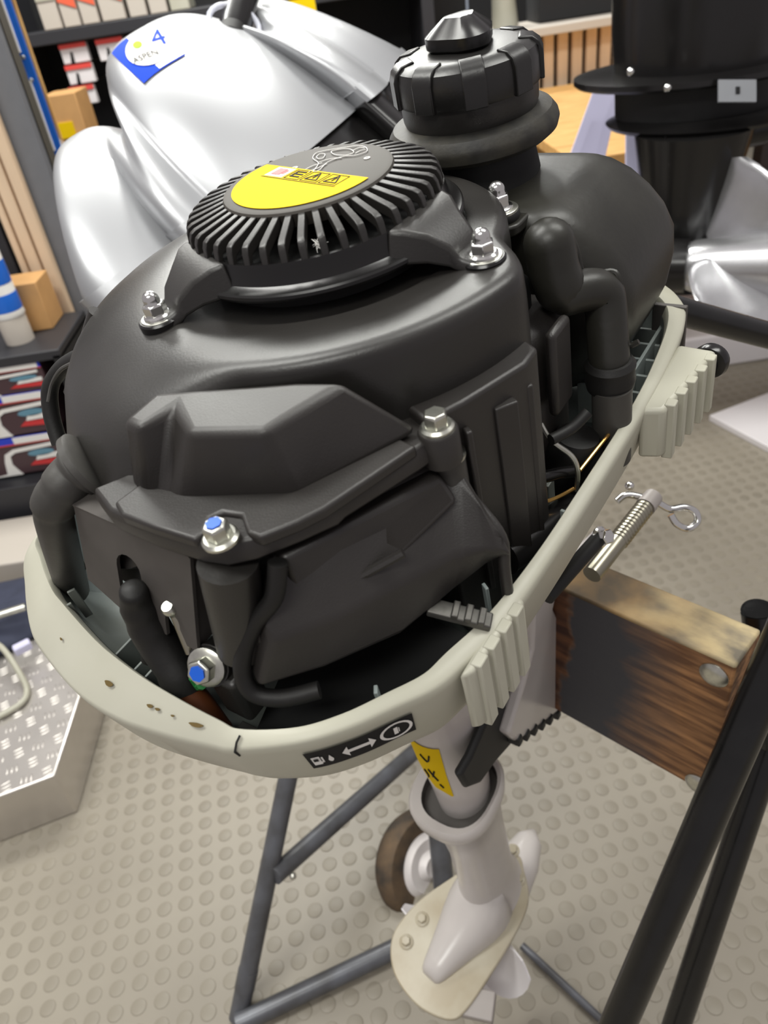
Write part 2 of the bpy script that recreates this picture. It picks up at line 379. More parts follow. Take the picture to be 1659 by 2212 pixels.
tray.rings([rring(lambda p: p[3]+.0025, lambda p: -.156), rring(lambda p: p[3]+.0006, lambda p: -.1487), rring(lambda p: p[3], lambda p: -.148), rring(lambda p: p[3]*.7, lambda p: p[2]*.35-.148*.65+.0006), rring(lambda p: .0012, lambda p: p[2]+.0008), rring(lambda p: 0, lambda p: p[2]-.001), rring(lambda p: .0004, lambda p: p[2]-.006), rring(lambda p: .006, lambda p: min(p[2]-.034, -.186)), rring(lambda p: .010, lambda p: -.196), rring(lambda p: .04, lambda p: -.24)], False, True)
cowl = tray.build('lower_cowl', K['cream'], motor, sharp=50, label='cream grey lower cowl tray with a wide rim')
inn = MB(); inn.rings([rring(lambda p: p[3]+.0026, lambda p: -.1555), rring(lambda p: p[3]+.004, lambda p: -.17), rring(lambda p: p[3]+.010, lambda p: -.192), rring(lambda p: p[3]+.028, lambda p: -.205)], False, True)
inn.build('inner_wall', K['cowlin'], cowl, sharp=50)
# joint between the two cowl halves
ja = L(518, 1588, -.1475); jb = L(508, 1626, -.153)
MB().tube([ja+V(0, 0, -.0002), (ja+jb)/2+V(0, 0, .0012), jb+V(0, 0, .0005), jb+V(.001, 0, -.004)], .0005, 8).build('cowl_joint', K['dark'], cowl)
# stains on the rim
for px, py, s in [(228, 1483, .0022), (318, 1545, .0014), (340, 1553, .0011), (369, 1563, .0008), (122, 1391, .0009), (425, 1578, .0016)]:
    a = L(px, py, -.155); i = min(range(NR), key=lambda k: np.linalg.norm(RC[k][:2]-a[:2]))
    t = unit((RC[(i+1) % NR]-RC[i-1])[:3]); n3 = V(*NI[i], 0)
    # place on the slanted band
    f = .5; c = V(*(RC[i][:2]+NI[i]*RC[i][3]*f), RC[i][2]*(1-f)+-.148*f+.0013)
    up = unit(np.cross(t, n3*RC[i][3]+V(0, 0, -.148-RC[i][2])));  up = up if up[2] > 0 else -up
    side = unit(np.cross(up, t)); k = 2.6 if px == 425 else 1.4
    MB().prism([(s*k*math.cos(q)*(1+.2*math.sin(3*q)), s*.6*math.sin(q)) for q in np.linspace(0, 2*PI, 14)[:-1]], 0, .0003, c, (t, side, up)).build('rim_stain', K['dirt'], cowl)
# ribbed hand grips on the rim
def rib_block(name, x0, x1, n, out, zt, zb, yb, slope=0.0, rw=.6, pro=.0022):
    g = MB(); g.prism([(x0, yb), (x0+.004, yb-out*.55), (x1-.002, yb-out), (x1, yb)], zb, zt)
    root = g.build(name, K['cream'], cowl, bevel=.003, seg=3)
    for k in range(n):
        x = x0+.006+(x1-x0-.010)*(k+.5)/n; o = yb-(out*(.6+.4*(k+.5)/n)); w = (x1-x0-.010)/n*rw
        b = MB(); b.prism([(x-w/2, o+.004), (x-w/2*.85, o-pro), (x+w/2*.85, o-pro), (x+w/2, o+.004)], zb-.003-slope*(n-1-k), zt+.0004)
        b.build('grip_rib', K['cream'], root, bevel=.0008, seg=2)
    return root
rib_block('hand_grip', -.134, -.083, 4, .0085, -.1492, -.193, -.130, .0, .84, .0014)
rib_block('hand_grip', .066, .138, 5, .024, -.1505, -.186, -.139, .0, .62)
kn = V(.139, -.156, -.166)
MB().lathe([(.002, -.004), (.0065, -.004), (.0065, .004), (.0105, .005), (.0115, .008), (.0105, .012), (.006, .0135)], kn, (1, -.15, 0), n=28).build('stop_button', K['gloss'], cowl, label='round black knob')
# inside tabs and ribs of the tray
for px, py, a in [(93, 1178, 0), (92, 1203, 0), (134, 1288, 0), (126, 1320, 0), (1240, 1115, 1), (1060, 1285, 1), (812, 1515, 2), (1345, 925, 1)]:
    c = L(px, py, -.152); d = unit(-V(c[0], c[1], 0)); s = np.cross(V(0, 0, 1), d)
    MB().box(c+d*.0055+V(0, 0, -.010), (.0045, .0018, .022), (d, s, V(0, 0, 1))).build('cowl_tab', K['cowlin'], cowl, bevel=.0004, seg=2)
for px, py in [(258, 1418), (297, 1452), (322, 1466)]:   # louvre ribs
    c = L(px, py, -.163); MB().box(c+V(.012, 0, -.012), (.026, .0014, .03)).build('louvre_rib', K['cowlin'], cowl, bevel=.0003, seg=2)
for k in range(6):   # lattice ribs at the bow side of the tray
    c = V(.105+.018*k, -.112+.004*k, -.182); MB().box(c, (.0022, .05, .03)).build('lattice_rib', K['cowlin'], cowl, bevel=.0004, seg=2)
MB().box((.15, -.118, -.176), (.11, .0022, .028)).build('lattice_rib', K['cowlin'], cowl, bevel=.0004, seg=2)
MB().box((.178, -.122, -.165), (.004, .022, .034)).build('lattice_rib', K['shield'], cowl, bevel=.0006, seg=2)
MB().box((-.19, -.035, -.19), (.02, .016, .004)).build('tray_pad', K['greyrubber'], cowl, bevel=.0006)
# fuel cock sticker on the near right wall
def wallpt(s, h, off=.0006):   # s: index along rim, h: 0 top .. 1 bottom
    i = int(s); f = s-i; i %= NR; j = (i+1) % NR
    P = []
    for k in (i, j):
        p = RC[k]; a = V(*(p[:2]+NI[k]*.0004), p[2]-.006); b = V(*(p[:2]+NI[k]*.006), min(p[2]-.034, -.186))
        n = -V(*NI[k], .18); P.append(a+(b-a)*h+unit(n)*off)
    return P[0]*(1-f)+P[1]*f
def near_i(px, py, z=-.152):
    a = L(px, py, z); return min(range(NR), key=lambda k: np.linalg.norm(RC[k][:2]-a[:2]))
i0, i1 = near_i(640, 1607), near_i(880, 1515)
if i1 < i0: i0, i1 = i1, i0
st = MB(); N = 30
def stk(u, v, off=.0007): return wallpt(i0+(i1-i0)*u, .10+.62*v, off)
st.rings([[stk(k/N, 0) for k in range(N+1)], [stk(k/N, 1) for k in range(N+1)]], closed=False)
fs = st.build('fuel_cock_sticker', K['inkk'], cowl, label='black sticker with white fuel tap symbols and arrow')
slen = np.linalg.norm(stk(1, .5)-stk(0, .5)); shgt = np.linalg.norm(stk(.5, 1)-stk(.5, 0))
def stick_poly(name, polys, m):
    b = MB()
    for P in polys: b.add([stk(p[0], p[1], .0010) for p in P], [tuple(range(len(P)))])
    return b.build(name, m, fs)
asp = shgt/slen
def rect(u0, v0, u1, v1): return [(u0, v0), (u1, v0), (u1, v1), (u0, v1)]
def ell(u, v, r, n=20, a=1): return [(u+r*asp*math.cos(t)*a, v+r*math.sin(t)) for t in np.linspace(0, 2*PI, n+1)[:-1]]
pump = lambda u, v, s, flip=1: [rect(u-s*asp*.5, v-s*.9, u+s*asp*.5, v+s*.9)]
stick_poly('pump_symbol', [rect(.035, .30, .105, .78), rect(.115, .36, .13, .70), rect(.105, .62, .13, .70)], K['white'])
stick_poly('pump_window', [], K['inkk']) if False else None
wnd = MB(); wnd.add([stk(*p, .0014) for p in rect(.05, .37, .09, .52)], [(0, 1, 2, 3)]); wnd.build('pump_window', K['inkk'], fs)
stick_poly('drop_symbol', [[(.19, .35), (.215, .62), (.205, .72), (.19, .76), (.175, .72), (.165, .62)]], K['white'])
stick_poly('double_arrow', [[(.30, .5), (.36, .22), (.36, .42), (.56, .42), (.56, .22), (.62, .5), (.56, .78), (.56, .58), (.36, .58), (.36, .78)]], K['white'])
rg = MB(); A = [stk(*p, .001) for p in ell(.82, .5, .42)]; B = [stk(*p, .001) for p in ell(.82, .5, .34)]; rg.rings([A, B], False, False); rg.build('ring_symbol', K['white'], fs)
stick_poly('pump_symbol', [rect(.795, .34, .835, .70), rect(.842, .40, .85, .64)], K['white'])
# ---- recoil starter
hs = MB()
hs.lathe([(.0615, -.0085), (.0636, -.0085), (.0641, -.0105), (.0650, -.0150), (.0660, -.0175), (.0682, -.0188), (.0706, -.0190), (.0714, -.0198), (.0716, -.0212), (.0708, -.0226), (.0690, -.0229), (.066, -.0215), (.0600, -.013), (.0598, -.0095)], n=96, caps=False)
starter = hs.build('recoil_starter', K['gloss'], motor, sharp=35, label='round black recoil starter housing with radial fins')
MB().lathe([(.0, -.0135), (.0605, -.0135)][::-1]+[], n=64).build('starter_floor', K['dark'], starter)
MB().lathe([(.0605, -.0145), (.0605, -.0140), (.002, -.0140)], n=64).build('starter_dish', K['dark'], starter)
MB().lathe([(.0405, -.003), (.0420, .0032), (.0414, .0042), (.0395, .0047), (.001, .0048)], n=96).build('label_disc', K['labelk'], starter, label='dark grey disc with white drawing')
fin = MB(); fp = [(.0400, .0036), (.0590, -.0002), (.0615, -.0014), (.0628, -.0040), (.0636, -.0092), (.0612, -.0092), (.0602, -.0060), (.0580, -.0052), (.0405, -.0015)]
fin.prism(fp, -.00165, .00165, (0, 0, 0), (V(1, 0, 0), V(0, 0, 1), V(0, -1, 0)))
f0 = fin.build('cooling_fin', K['plastic'], starter, bevel=.0004, seg=2)
NF = 44
for k in range(1, NF): share(f0, 'cooling_fin', starter, Matrix.Rotation(2*PI*k/NF, 4, 'Z'))
for k in range(14):
    c = L(692+random.uniform(-6, 6), 529+random.uniform(-4, 4), -.0065); d = V(random.uniform(-1, 1), random.uniform(-1, 1), random.uniform(-.2, .8))*.0035
    if k == 0: tuft = MB()
    tuft.tube(catmull([c-d, c+V(random.uniform(-.001, .001), random.uniform(-.001, .001), .0008), c+d], 3), .00016, 5)
tuft.build('fibre_tuft', K['white'], starter, kind='stuff', label='small tuft of pale fibres')
# warning label: yellow segment with pictograms
za = .0052
chA = L(570, 353, za); chB = L(766, 382, za)
aA = math.atan2(chA[1], chA[0]); aB = math.atan2(chB[1], chB[0])
rY = .0372
while aB < aA: aB += 2*PI
arc = [(rY*math.cos(t), rY*math.sin(t)) for t in np.linspace(aA, aB, 40)]
if aB-aA > 2*PI*.75: arc = [(rY*math.cos(t), rY*math.sin(t)) for t in np.linspace(aA, aB-2*PI, 40)]
yl = MB(); yl.prism(arc, za-.0002, za)
ylab = yl.build('warning_label', K['yellow'], starter, label='yellow warning label with four pictograms')
pA, pB = V(*arc[0]), V(*arc[-1]); U = unit(pB-pA); Wd = V(-U[1], U[0]); Wd = Wd if Wd@(V(*arc[20])-(pA+pB)/2) > 0 else -Wd
Lc = np.linalg.norm(pB-pA)
def yp(u, v): return pA+U*Lc*u+Wd*v
def yquad(name, pts, m, z): b = MB(); b.prism([tuple(yp(*p)) for p in pts], z-.0001, z); return b.build(name, m, ylab)
def yframe(u0, u1, v0, v1, t=.00035):
    b = MB()
    for q in ([(u0, v0), (u1, v0), (u1, v0+t), (u0, v0+t)], [(u0, v1-t), (u1, v1-t), (u1, v1), (u0, v1)], [(u0, v0), (u0+t/Lc, v0), (u0+t/Lc, v1), (u0, v1)], [(u1-t/Lc, v0), (u1, v0), (u1, v1), (u1-t/Lc, v1)]):
        b.prism([tuple(yp(*p)) for p in q], za, za+.0002)
    return b
sgn = 1
yquad('pictogram', [(.16, .0015), (.34, .0015), (.34, .0115), (.16, .0115)], K['white'], za+.0002)
yquad('pictogram', [(.20, .003), (.28, .003), (.28, .0095), (.20, .0095)], K['redp'], za+.0004)
yquad('pictogram', [(.285, .004), (.305, .004), (.305, .008), (.285, .008)], K['redp'], za+.0004)
yframe(.36, .50, .0015, .0115).build('pictogram_frame', K['inkk'], ylab)
yframe(.52, .68, .0015, .0115).build('pictogram_frame', K['inkk'], ylab)
yframe(.70, .86, .0015, .0115).build('pictogram_frame', K['inkk'], ylab)
for u in (.60, .78):
    b = MB(); T = [(u-.055, .0095), (u+.055, .0095), (u, .0025)]
    for k in range(3):
        a, c = V(*yp(*T[k])), V(*yp(*T[(k+1) % 3])); d = unit(c-a); n = V(-d[1], d[0])*.0003
        b.prism([tuple(a-n), tuple(c-n), tuple(c+n), tuple(a+n)], za, za+.0003)
    b.prism([tuple(yp(u-.006, .0045)), tuple(yp(u+.006, .0045)), tuple(yp(u+.004, .008)), tuple(yp(u-.004, .008))], za, za+.0003)
    b.build('warning_triangle', K['inkk'], ylab)
b = MB()
for k in range(3): b.prism([tuple(yp(.385, .003+.0026*k)), tuple(yp(.475, .003+.0026*k)), tuple(yp(.475, .004+.0026*k)), tuple(yp(.385, .004+.0026*k))], za, za+.0003)
b.prism([tuple(yp(.385, .003)), tuple(yp(.40, .003)), tuple(yp(.40, .0092)), tuple(yp(.385, .0092))], za, za+.0003)
b.build('book_symbol', K['inkk'], ylab)
yquad('label_line', [(.16, .0125), (.88, .0125), (.86, .0129), (.14, .0129)], K['inkk'], za+.0002)
# white line drawing on the disc
def wl(pts, r=.00022, closed=False):
    b = MB(); b.tube(catmull([L(px, py, .0052) for px, py in pts], 5, closed), r, 6, closed=closed); return b.build('white_line_print', K['white'], starter)
wl([(677, 370), (688, 353), (676, 342), (682, 331), (700, 326), (722, 322), (748, 318), (775, 315), (790, 318), (793, 326), (783, 331), (765, 336), (742, 338), (720, 345), (705, 352), (690, 367)], closed=True)
wl([(716, 327), (738, 322), (756, 322), (764, 329), (748, 335), (724, 334)], closed=True)
wl([(684, 338), (692, 332), (702, 333), (698, 341), (688, 343)], closed=True)
wl([(762, 325), (776, 319), (788, 320)])
wl([(768, 331), (779, 325), (790, 323)])
wl([(660, 366), (676, 358), (696, 352)])
wl([(666, 372), (684, 364), (706, 354)])
wl([(690, 350), (706, 345), (722, 342), (738, 341)])
for px, py in [(637, 363), (793, 342)]:
    b = MB(); b.lathe([(.0016, 0), (.0016, .0003), (.0009, .0003), (.0009, 0)], L(px, py, .0048), n=16); b.build('print_dot', K['white'], starter)
# arms to the nuts
nL = L(345, 690, -.028); nR = L(1045, 560, -.028)
nB = V(.105*math.cos(math.radians(28)), .105*math.sin(math.radians(28)), -.03)
def arm(n, wide=.027):
    a = math.atan2(n[1], n[0]); d = V(math.cos(a), math.sin(a), 0); s = V(-d[1], d[0], 0); R = np.linalg.norm(n[:2]); Z = V(0, 0, 1)
    secs = [(.0600, wide, -.0075, -.021), (.0665, wide*.88, -.0085, -.0225), (.074, wide*.62, -.0125, -.0245), (.082, wide*.45, -.0185, -.0275), (R-.007, wide*.38, -.0242, -.0305), (R+.002, wide*.36, -.0262, -.0315)]
    rr = [[d*r+s*w+Z*zb, d*r+s*w*.82+Z*zt, d*r-s*w*.82+Z*zt, d*r-s*w+Z*zb] for r, w, zt, zb in secs]
    m = MB(); m.rings(rr); m.build('mounting_arm', K['plastic'], starter, bevel=.0018, seg=3)
    m = MB(); m.lathe([(.0098, -.0035), (.0100, .0005), (.0092, .0014)], n, n=32); m.build('arm_boss', K['gloss'], starter)
    acorn(n+V(0, 0, .0016))
arm(nL); arm(nR)
MB().lathe([(.0585, -.0315), (.0585, -.022), (.0625, -.0205)][::-1], n=64).build('fan_ring', K['dark'], starter)
# ---- fan shroud
def sstep(a, b, x):
    t = min(1, max(0, (x-a)/(b-a))); return t*t*(3-2*t)
P0 = [(.050, -.0325), (.072, -.0322), (.076, -.0300), (.090, -.0288), (.1065, -.0280), (.1102, -.0284), (.1126, -.0300), (.1138, -.0325), (.1141, -.0365), (.1146, -.042), (.1150, -.058), (.1150, -.0745), (.1130, -.0750), (.104, -.0752)]
P1 = [(.050, -.0325), (.072, -.0322), (.076, -.0302), (.090, -.0295), (.100, -.0305), (.112, -.0335), (.124, -.0378), (.135, -.0435), (.143, -.0500), (.149, -.0575), (.160, -.083), (.172, -.112), (.168, -.116), (.155, -.117)]
sh = MB(); NS = 144; R = []
for k in range(NS):
    th = 360*k/NS
    q = sstep(199, 168, th) if th > 120 else sstep(55, 100, th)
    sc = 1.0 if 100 < th < 262 else (.80+.20*sstep(20, 100, th) if th <= 100 else 1-.20*sstep(262, 285, th))
    R.append([((a[0]*(1-q)+b_[0]*q)*(sc if a[0] > .085 else 1), a[1]*(1-q)+b_[1]*q) for a, b_ in zip(P0, P1)])
sh.rings([[V(R[k][i][0]*math.cos(2*PI*k/NS), R[k][i][0]*math.sin(2*PI*k/NS), R[k][i][1]) for k in range(NS)] for i in range(len(P0))], False, True)
shroud = sh.build('fan_shroud', K['plastic'], motor, sub=0, sharp=60, label='large black plastic fan shroud')
MB().lathe([(.1146, -.0405), (.1162, -.0400), (.1165, -.043), (.1146, -.0435)], n=60, a0=math.radians(197), a1=math.radians(254)).build('shroud_lip', K['plastic'], shroud)
sl = L(1022, 628, -.033); MB().box(sl, (.002, .010, .004), (unit(V(sl[1], -sl[0], 0)), unit(V(sl[0], sl[1], 0)), V(0, 0, 1))).build('shroud_slot', K['dark'], shroud)
# left edge flange of the shroud with pull cord guide
pts = [L(205, 672, -.042), L(190, 720, -.055), L(172, 780, -.07), L(150, 850, -.088)]
MB().tube(catmull(pts, 5), .0035, 10).build('shroud_edge', K['matte'], shroud)
g2 = MB(); g2.tube(catmull([L(200, 765, -.06), L(165, 775, -.07), L(130, 800, -.08), L(108, 840, -.09), L(112, 900, -.105), L(130, 960, -.12)], 6), [.005]*31, 12)
g2.build('cord_guide', K['rubber'], motor, label='black curved pull cord guide')
MB().tube(catmull([L(155, 785, -.068), L(130, 800, -.074), L(112, 830, -.082), L(104, 868, -.09)], 6), .0012, 8).build('cord', K['greyrubber'], motor)
MB().prism([tuple(L(*p, -.19)[:2]) for p in [(560, 1585), (690, 1575), (850, 1505), (960, 1440), (1030, 1390), (900, 1330), (640, 1400)]], -.004, .004, (0, 0, -.19)).build('shade_plate', K['dark'], motor)  # added near-black sheet standing in for shade on the tray floor
# ---- engine block under the shroud
blk = MB(); blk.prism([(-.118, -.02), (-.10, -.07), (-.03, -.088), (.05, -.088), (.07, -.05), (.07, .12), (-.05, .135), (-.105, .11)], -.215, -.062)
blk.build('engine_block', K['dark'], motor, bevel=.006)
cr = MB(); fp = [L(930, 960, -.072), L(1010, 918, -.072), L(1062, 885, -.072), L(1140, 835, -.072), L(1165, 800, -.072)]
cr.prism([tuple(p[:2]) for p in fp]+[tuple(fp[-1][:2]+V(.03, .05)), tuple(fp[0][:2]+V(.03, .06))], -.20, -.060)
crank = cr.build('crankcase', K['matte'], motor, bevel=.002)
for px, py, w in [(1012, 930, .0030), (1092, 872, .011), (1142, 830, .0035)]:
    c = L(px, py, -.072); MB().box(c+V(.0005, .0008, -.050), (w, .005, .10), (unit(V(.62, -.5, 0)), unit(V(.5, .62, 0)), V(0, 0, 1))).build('case_rib', K['matte'], crank, bevel=.0008, seg=2)
# tall rounded cover between shroud and tank
cc = L(1165, 640, -.055)
def rrect(x0, x1, y0, y1, r, n=6):
    out = []
    for cx, cy, a in ((x1-r, y1-r, 0), (x0+r, y1-r, 90), (x0+r, y0+r, 180), (x1-r, y0+r, 270)):
        for k in range(n+1):
            t = math.radians(a+90*k/n); out.append((cx+r*math.cos(t), cy+r*math.sin(t)))
    return out
sc_ = MB(); q = L(1120, 640, -.05); w = L(1245, 760, -.095)
sc_.rings([[V(x, y, z) for x, y in rrect(.012+i, .068-i, -.102+i, -.03, .016)] for z, i in ((-.19, .0), (-.092, .0), (-.084, .003), (-.080, .010))])
sidec = sc_.build('cylinder_cowl', K['matte'], motor, sharp=50)
MB().box(L(1215, 760, -.09)+V(.004, .004, -.012), (.022, .006, .05)).build('cowl_panel', K['matte'], sidec, bevel=.003)
# ---- fuel tank
tk = MB(); TR = []
for z, x0, x1, y0, y1, r in [(-.172, .10, .190, -.095, .10, .03), (-.150, .088, .197, -.112, .115, .032), (-.130, .082, .200, -.1205, .124, .032), (-.110, .078, .200, -.1235, .128, .030), (-.095, .076, .199, -.1230, .13, .030), (-.082, .075, .196, -.1175, .128, .028), (-.070, .075, .191, -.1095, .125, .026), (-.060, .076, .184, -.101, .118, .022), (-.0520, .078, .175, -.0925, .11, .018), (-.0488, .080, .170, -.0875, .105, .016), (-.0470, .083, .166, -.0825, .10, .014), (-.0462, .089, .158, -.076, .09, .012)]:
    TR.append([V(x, y, z) for x, y in rrect(x0, x1, y0, y1, r, 8)])
tk.rings(TR); tank = tk.build('fuel_tank', K['tank'], motor, sharp=70, label='black moulded plastic fuel tank')
tb = L(1078, 468, -.046)
MB().prism(rrect(-.014, .026, -.014, .014, .008), -.006, 0, tb+V(.003, 0, -.001)).build('tank_lug', K['tank'], tank, bevel=.0015)
MB().lathe([(.0105, -.002), (.0112, 0), (.0112, .002), (.0105, .003)], tb, n=32).build('rubber_washer', K['rubber'], tank)
acorn(tb+V(0, 0, .0042), r=.0064, washer=.0105)
# moulded pod and pipe on the tank
pod = MB(); pp = [L(1186, 528, -.048), L(1190, 550, -.053), L(1196, 580, -.060), L(1204, 605, -.066), L(1210, 620, -.070)]
pod.capsule(catmull(pp, 5), .0128); pod.build('tank_pod', K['tank'], tank, sharp=60, label='rounded moulded pod on the tank side')
p2 = MB(); p2.capsule(catmull([L(1225, 636, -.074), L(1272, 626, -.076), L(1300, 632, -.080), L(1308, 660, -.087), L(1312, 720, -.100), L(1316, 778, -.113)], 5), .0108, 20); p2.build('tank_spout', K['tank'], tank, sharp=60)
MB().tube(catmull([L(1225, 488, -.046), L(1245, 540, -.056), L(1264, 598, -.070), L(1318, 586, -.070), L(1338, 608, -.075), L(1350, 700, -.097), L(1356, 745, -.108), L(1380, 738, -.106)], 5), .0016, 8).build('tank_seam', K['tank'], tank)
MB().lathe([(.0115, .004), (.0135, .001), (.0128, -.005), (.0135, -.008), (.0125, -.013), (.0105, -.0145)], L(1318, 790, -.116), n=32).build('rubber_sleeve', K['rubber'], motor)
MB().lathe([(.0108, 0), (.0108, -.05)], L(1322, 835, -.127), n=32).build('fuel_filter', K['greyrubber'], motor, label='translucent grey fuel filter tube')
# filler: collar, neck, cap
CC = V(.130, -.018, 0)
MB().lathe([(.030, -.028), (.044, -.0265), (.0480, -.0235), (.0492, -.0195), (.0485, -.0165), (.0455, -.0125), (.040, -.0108), (.030, -.0105)], CC, n=80).build('filler_collar', K['dusty'], motor, sharp=35, label='wide dusty rubber collar below the fuel cap')
MB().lathe([(.038, -.052), (.034, -.028)], CC, n=48).build('filler_base', K['dark'], motor)
MB().lathe([(.0372, -.012), (.0385, -.008), (.0388, .0035)], CC, n=64).build('filler_neck', K['plastic'], motor)
cp = MB(); cp.lathe([(.0375, .0015), (.0402, .0015), (.0408, .003), (.0405, .014), (.0392, .0185), (.0358, .0212), (.029, .0222), (.014, .0225), (.001, .0226)], CC, n=80)
cap = cp.build('fuel_cap', K['cap'], motor, sharp=35, label='black ribbed fuel cap with vent knob')
rb = MB(); rb.prism([(.0395, .0010), (.0421, .0010), (.0421, .0150), (.0405, .0190), (.0368, .0220), (.0300, .0231), (.0290, .0222), (.0350, .0205), (.0390, .017)], -.0062, .0062, (0, 0, 0), (V(1, 0, 0), V(0, 0, 1), V(0, -1, 0)))
me = rb.mesh('cap_rib', 35); me.materials.append(K['cap'])
for k in range(9):
    o = bpy.data.objects.new('cap_rib', me); col.objects.link(o); o.parent = cap
    o.matrix_local = Matrix.Translation(Vector(CC)) @ Matrix.Rotation(2*PI*(k+.35)/9, 4, 'Z')
    q = o.modifiers.new('bevel', 'BEVEL'); q.width = .0014; q.segments = 2; q.limit_method = 'ANGLE'
vk = MB(); NV = 40
def vkr(r, h): return [CC+V(*(r*(1+.13*math.cos(3*(2*PI*k/NV)+.4))*np.array([math.cos(2*PI*k/NV), math.sin(2*PI*k/NV)])), h) for k in range(NV)]
vk.rings([vkr(.0160, .0222), vkr(.0178, .0240), vkr(.0180, .0295), vkr(.0160, .0312), vkr(.0080, .0372), vkr(.0050, .0375)]); vk.build('vent_knob', K['gloss'], cap, sharp=30)
# ---- cylinder head cover in front
zt, zb = -.034, -.066
top = [(262, 908), (302, 924), (366, 888), (404, 934), (570, 932), (742, 824), (640, 822), (335, 846)]
base = [(283, 1052), (312, 1066), (352, 1078), (404, 1086), (640, 1078), (925, 938)]
T = [L(*p, zt) for p in top]; B = [L(*p, zb) for p in base]
T[2] = T[2]+V(.004, .001, 0)
B += [V(T[6][0]+.004, T[6][1]+.004, zb), V(T[7][0]+.006, T[7][1]+.006, zb)]
B[5][2] = zb+.002
hd = MB(); mid = [a*.5+b_*.5 for a, b_ in zip(T, B)]
hd.rings([B, T]); head = hd.build('valve_cover', K['matte'], motor, bevel=.0036, seg=4, sharp=60, limit=20, label='matte black moulded valve cover with a notch')
fl = [(205, 1072), (240, 1118), (330, 1158), (430, 1190), (482, 1197), (545, 1183), (640, 1145), (722, 1108), (738, 1092), (900, 990), (962, 948), (965, 922)]
F = [L(*p, -.069) for p in fl]+[V(-.072, -.070, -.069), V(-.105, -.02, -.069), V(-.112, .022, -.069), L(285, 1040, -.069)]
fg = MB(); fg.rings([[p+V(0, 0, -.007) for p in F], [p+V(0, 0, 0) for p in F], [p+unit(V(0, 0, 0)-p)*.0018+V(0, 0, .003) for p in F]])
fg.build('cover_flange', K['matte'], head, bevel=.0012, seg=2)
# raised inner step of the flange
fl2 = [(245, 1085), (262, 1112), (330, 1138), (420, 1166), (440, 1150), (452, 1118), (478, 1106), (520, 1112), (532, 1150), (560, 1160), (640, 1128), (700, 1098), (900, 962)]
F2 = [L(*p, -.063) for p in fl2]+[V(-.085, -.07, -.063), V(-.108, -.01, -.063), L(300, 1045, -.063)]
s2 = MB(); s2.rings([[p+V(0, 0, -.006) for p in F2], F2]); s2.build('cover_step', K['matte'], head, bevel=.0016, seg=3)
hexbolt('cover_bolt', L(478, 1165, -.063), (0, 0, 1), .0052, .0062, .0074, dot=K['bluepaint'])
bb = L(945, 925, -.063)
MB().lathe([(.0085, -.016), (.0085, -.001), (.0078, 0)], bb, n=28).build('bolt_boss', K['matte'], head)
hexbolt('cover_bolt', bb, (0, 0, 1), .0052, .0062, .0072)
b2 = L(968, 985, -.082)
MB().lathe([(.0072, .0008), (.0072, -.022)], b2, n=24).build('spacer', K['greyrubber'], head)
MB().lathe([(.0078, .0), (.0078, .0015)], b2, n=24).build('washer', K['zinc'], head)
# ---- lower side casing
tpx = [(590, 1205), (612, 1180), (740, 1115), (960, 990), (985, 1015), (1040, 1085), (1088, 1165)]
bpx = [(528, 1412), (556, 1490), (700, 1446), (862, 1376), (965, 1290), (1040, 1226), (1090, 1190)]
zT = [-.082]*3+[-.084, -.088, -.098, -.112]; zB = [-.130, -.138, -.140, -.140, -.138, -.134, -.128]
TT = [L(*p, z) for p, z in zip(tpx, zT)]; BB = [L(*p, z) for p, z in zip(bpx, zB)]
back = V(.035, .045, 0)
cs = MB(); mid = [a*.45+b_*.55+V(-.005, -.007, 0) for a, b_ in zip(TT, BB)]
ring = lambda A, dz=0: A+[p+back+V(0, 0, dz) for p in reversed(A)]
cs.rings([ring(BB), ring(mid), ring(TT)]); case = cs.build('air_box', K['matte'], motor, bevel=.009, seg=5, sharp=70, limit=15, label='large matte black air box on the right side')
# raised rectangular panel and groove on it
pn = [L(602, 1200, -.080), L(945, 1018, -.085), L(985, 1075, -.096), L(868, 1190, -.106), L(664, 1300, -.112), L(634, 1288, -.108)]
nrm = unit(np.cross(pn[1]-pn[0], pn[4]-pn[0])); nrm = nrm if nrm@V(-1, -1, .3) > 0 else -nrm
pz = MB(); pz.rings([[p-nrm*.012 for p in pn], [p+nrm*.003 for p in pn]]); pz.build('box_panel', K['matte'], case, bevel=.004, seg=3)
MB().tube(catmull([L(690, 1275, -.112)+nrm*.002, L(770, 1240, -.107)+nrm*.002, L(865, 1188, -.1)+nrm*.002], 5), .0022, 8).build('box_groove', K['matte'], case)
MB().tube(catmull([L(965, 1000, -.088), L(985, 1040, -.096), L(1030, 1090, -.106), L(1082, 1160, -.118), L(1090, 1230, -.135), L(1098, 1290, -.152)], 5), .0028, 10).build('box_edge', K['matte'], case)
# rounded foot of the casing and gasket
ft = MB(); ft.tube(catmull([L(560, 1330, -.108), L(566, 1400, -.124), L(590, 1440, -.134), L(660, 1440, -.138), L(780, 1400, -.140), L(880, 1350, -.138)], 6), [.004, .007, .010, .012, .013, .014]+[.0155]*13+[.0145, .0135, .0125, .0115, .0105, .009]+[.008, .007, .006, .005, .004, .003], 18); pass
MB().capsule(catmull([L(600, 1372, -.116)+V(.009, .011, -.002), L(632, 1396, -.121)+V(.009, .011, -.002), L(700, 1386, -.122)+V(.010, .012, -.002), L(780, 1352, -.122)+V(.012, .014, -.002)], 6), [.0150]*7+[.0145, .014, .0135, .013, .0125, .012]+[.0115, .011, .010, .009, .008, .007], 20).build('box_bulge', K['matte'], case, sharp=80)
MB().tube(catmull([L(600, 1215, -.079), L(592, 1290, -.094), L(552, 1342, -.106), L(528, 1400, -.119), L(524, 1455, -.132), L(548, 1497, -.142), L(610, 1508, -.146), L(690, 1490, -.146)], 6), .0040, 12).build('gasket', K['rubber'], case)
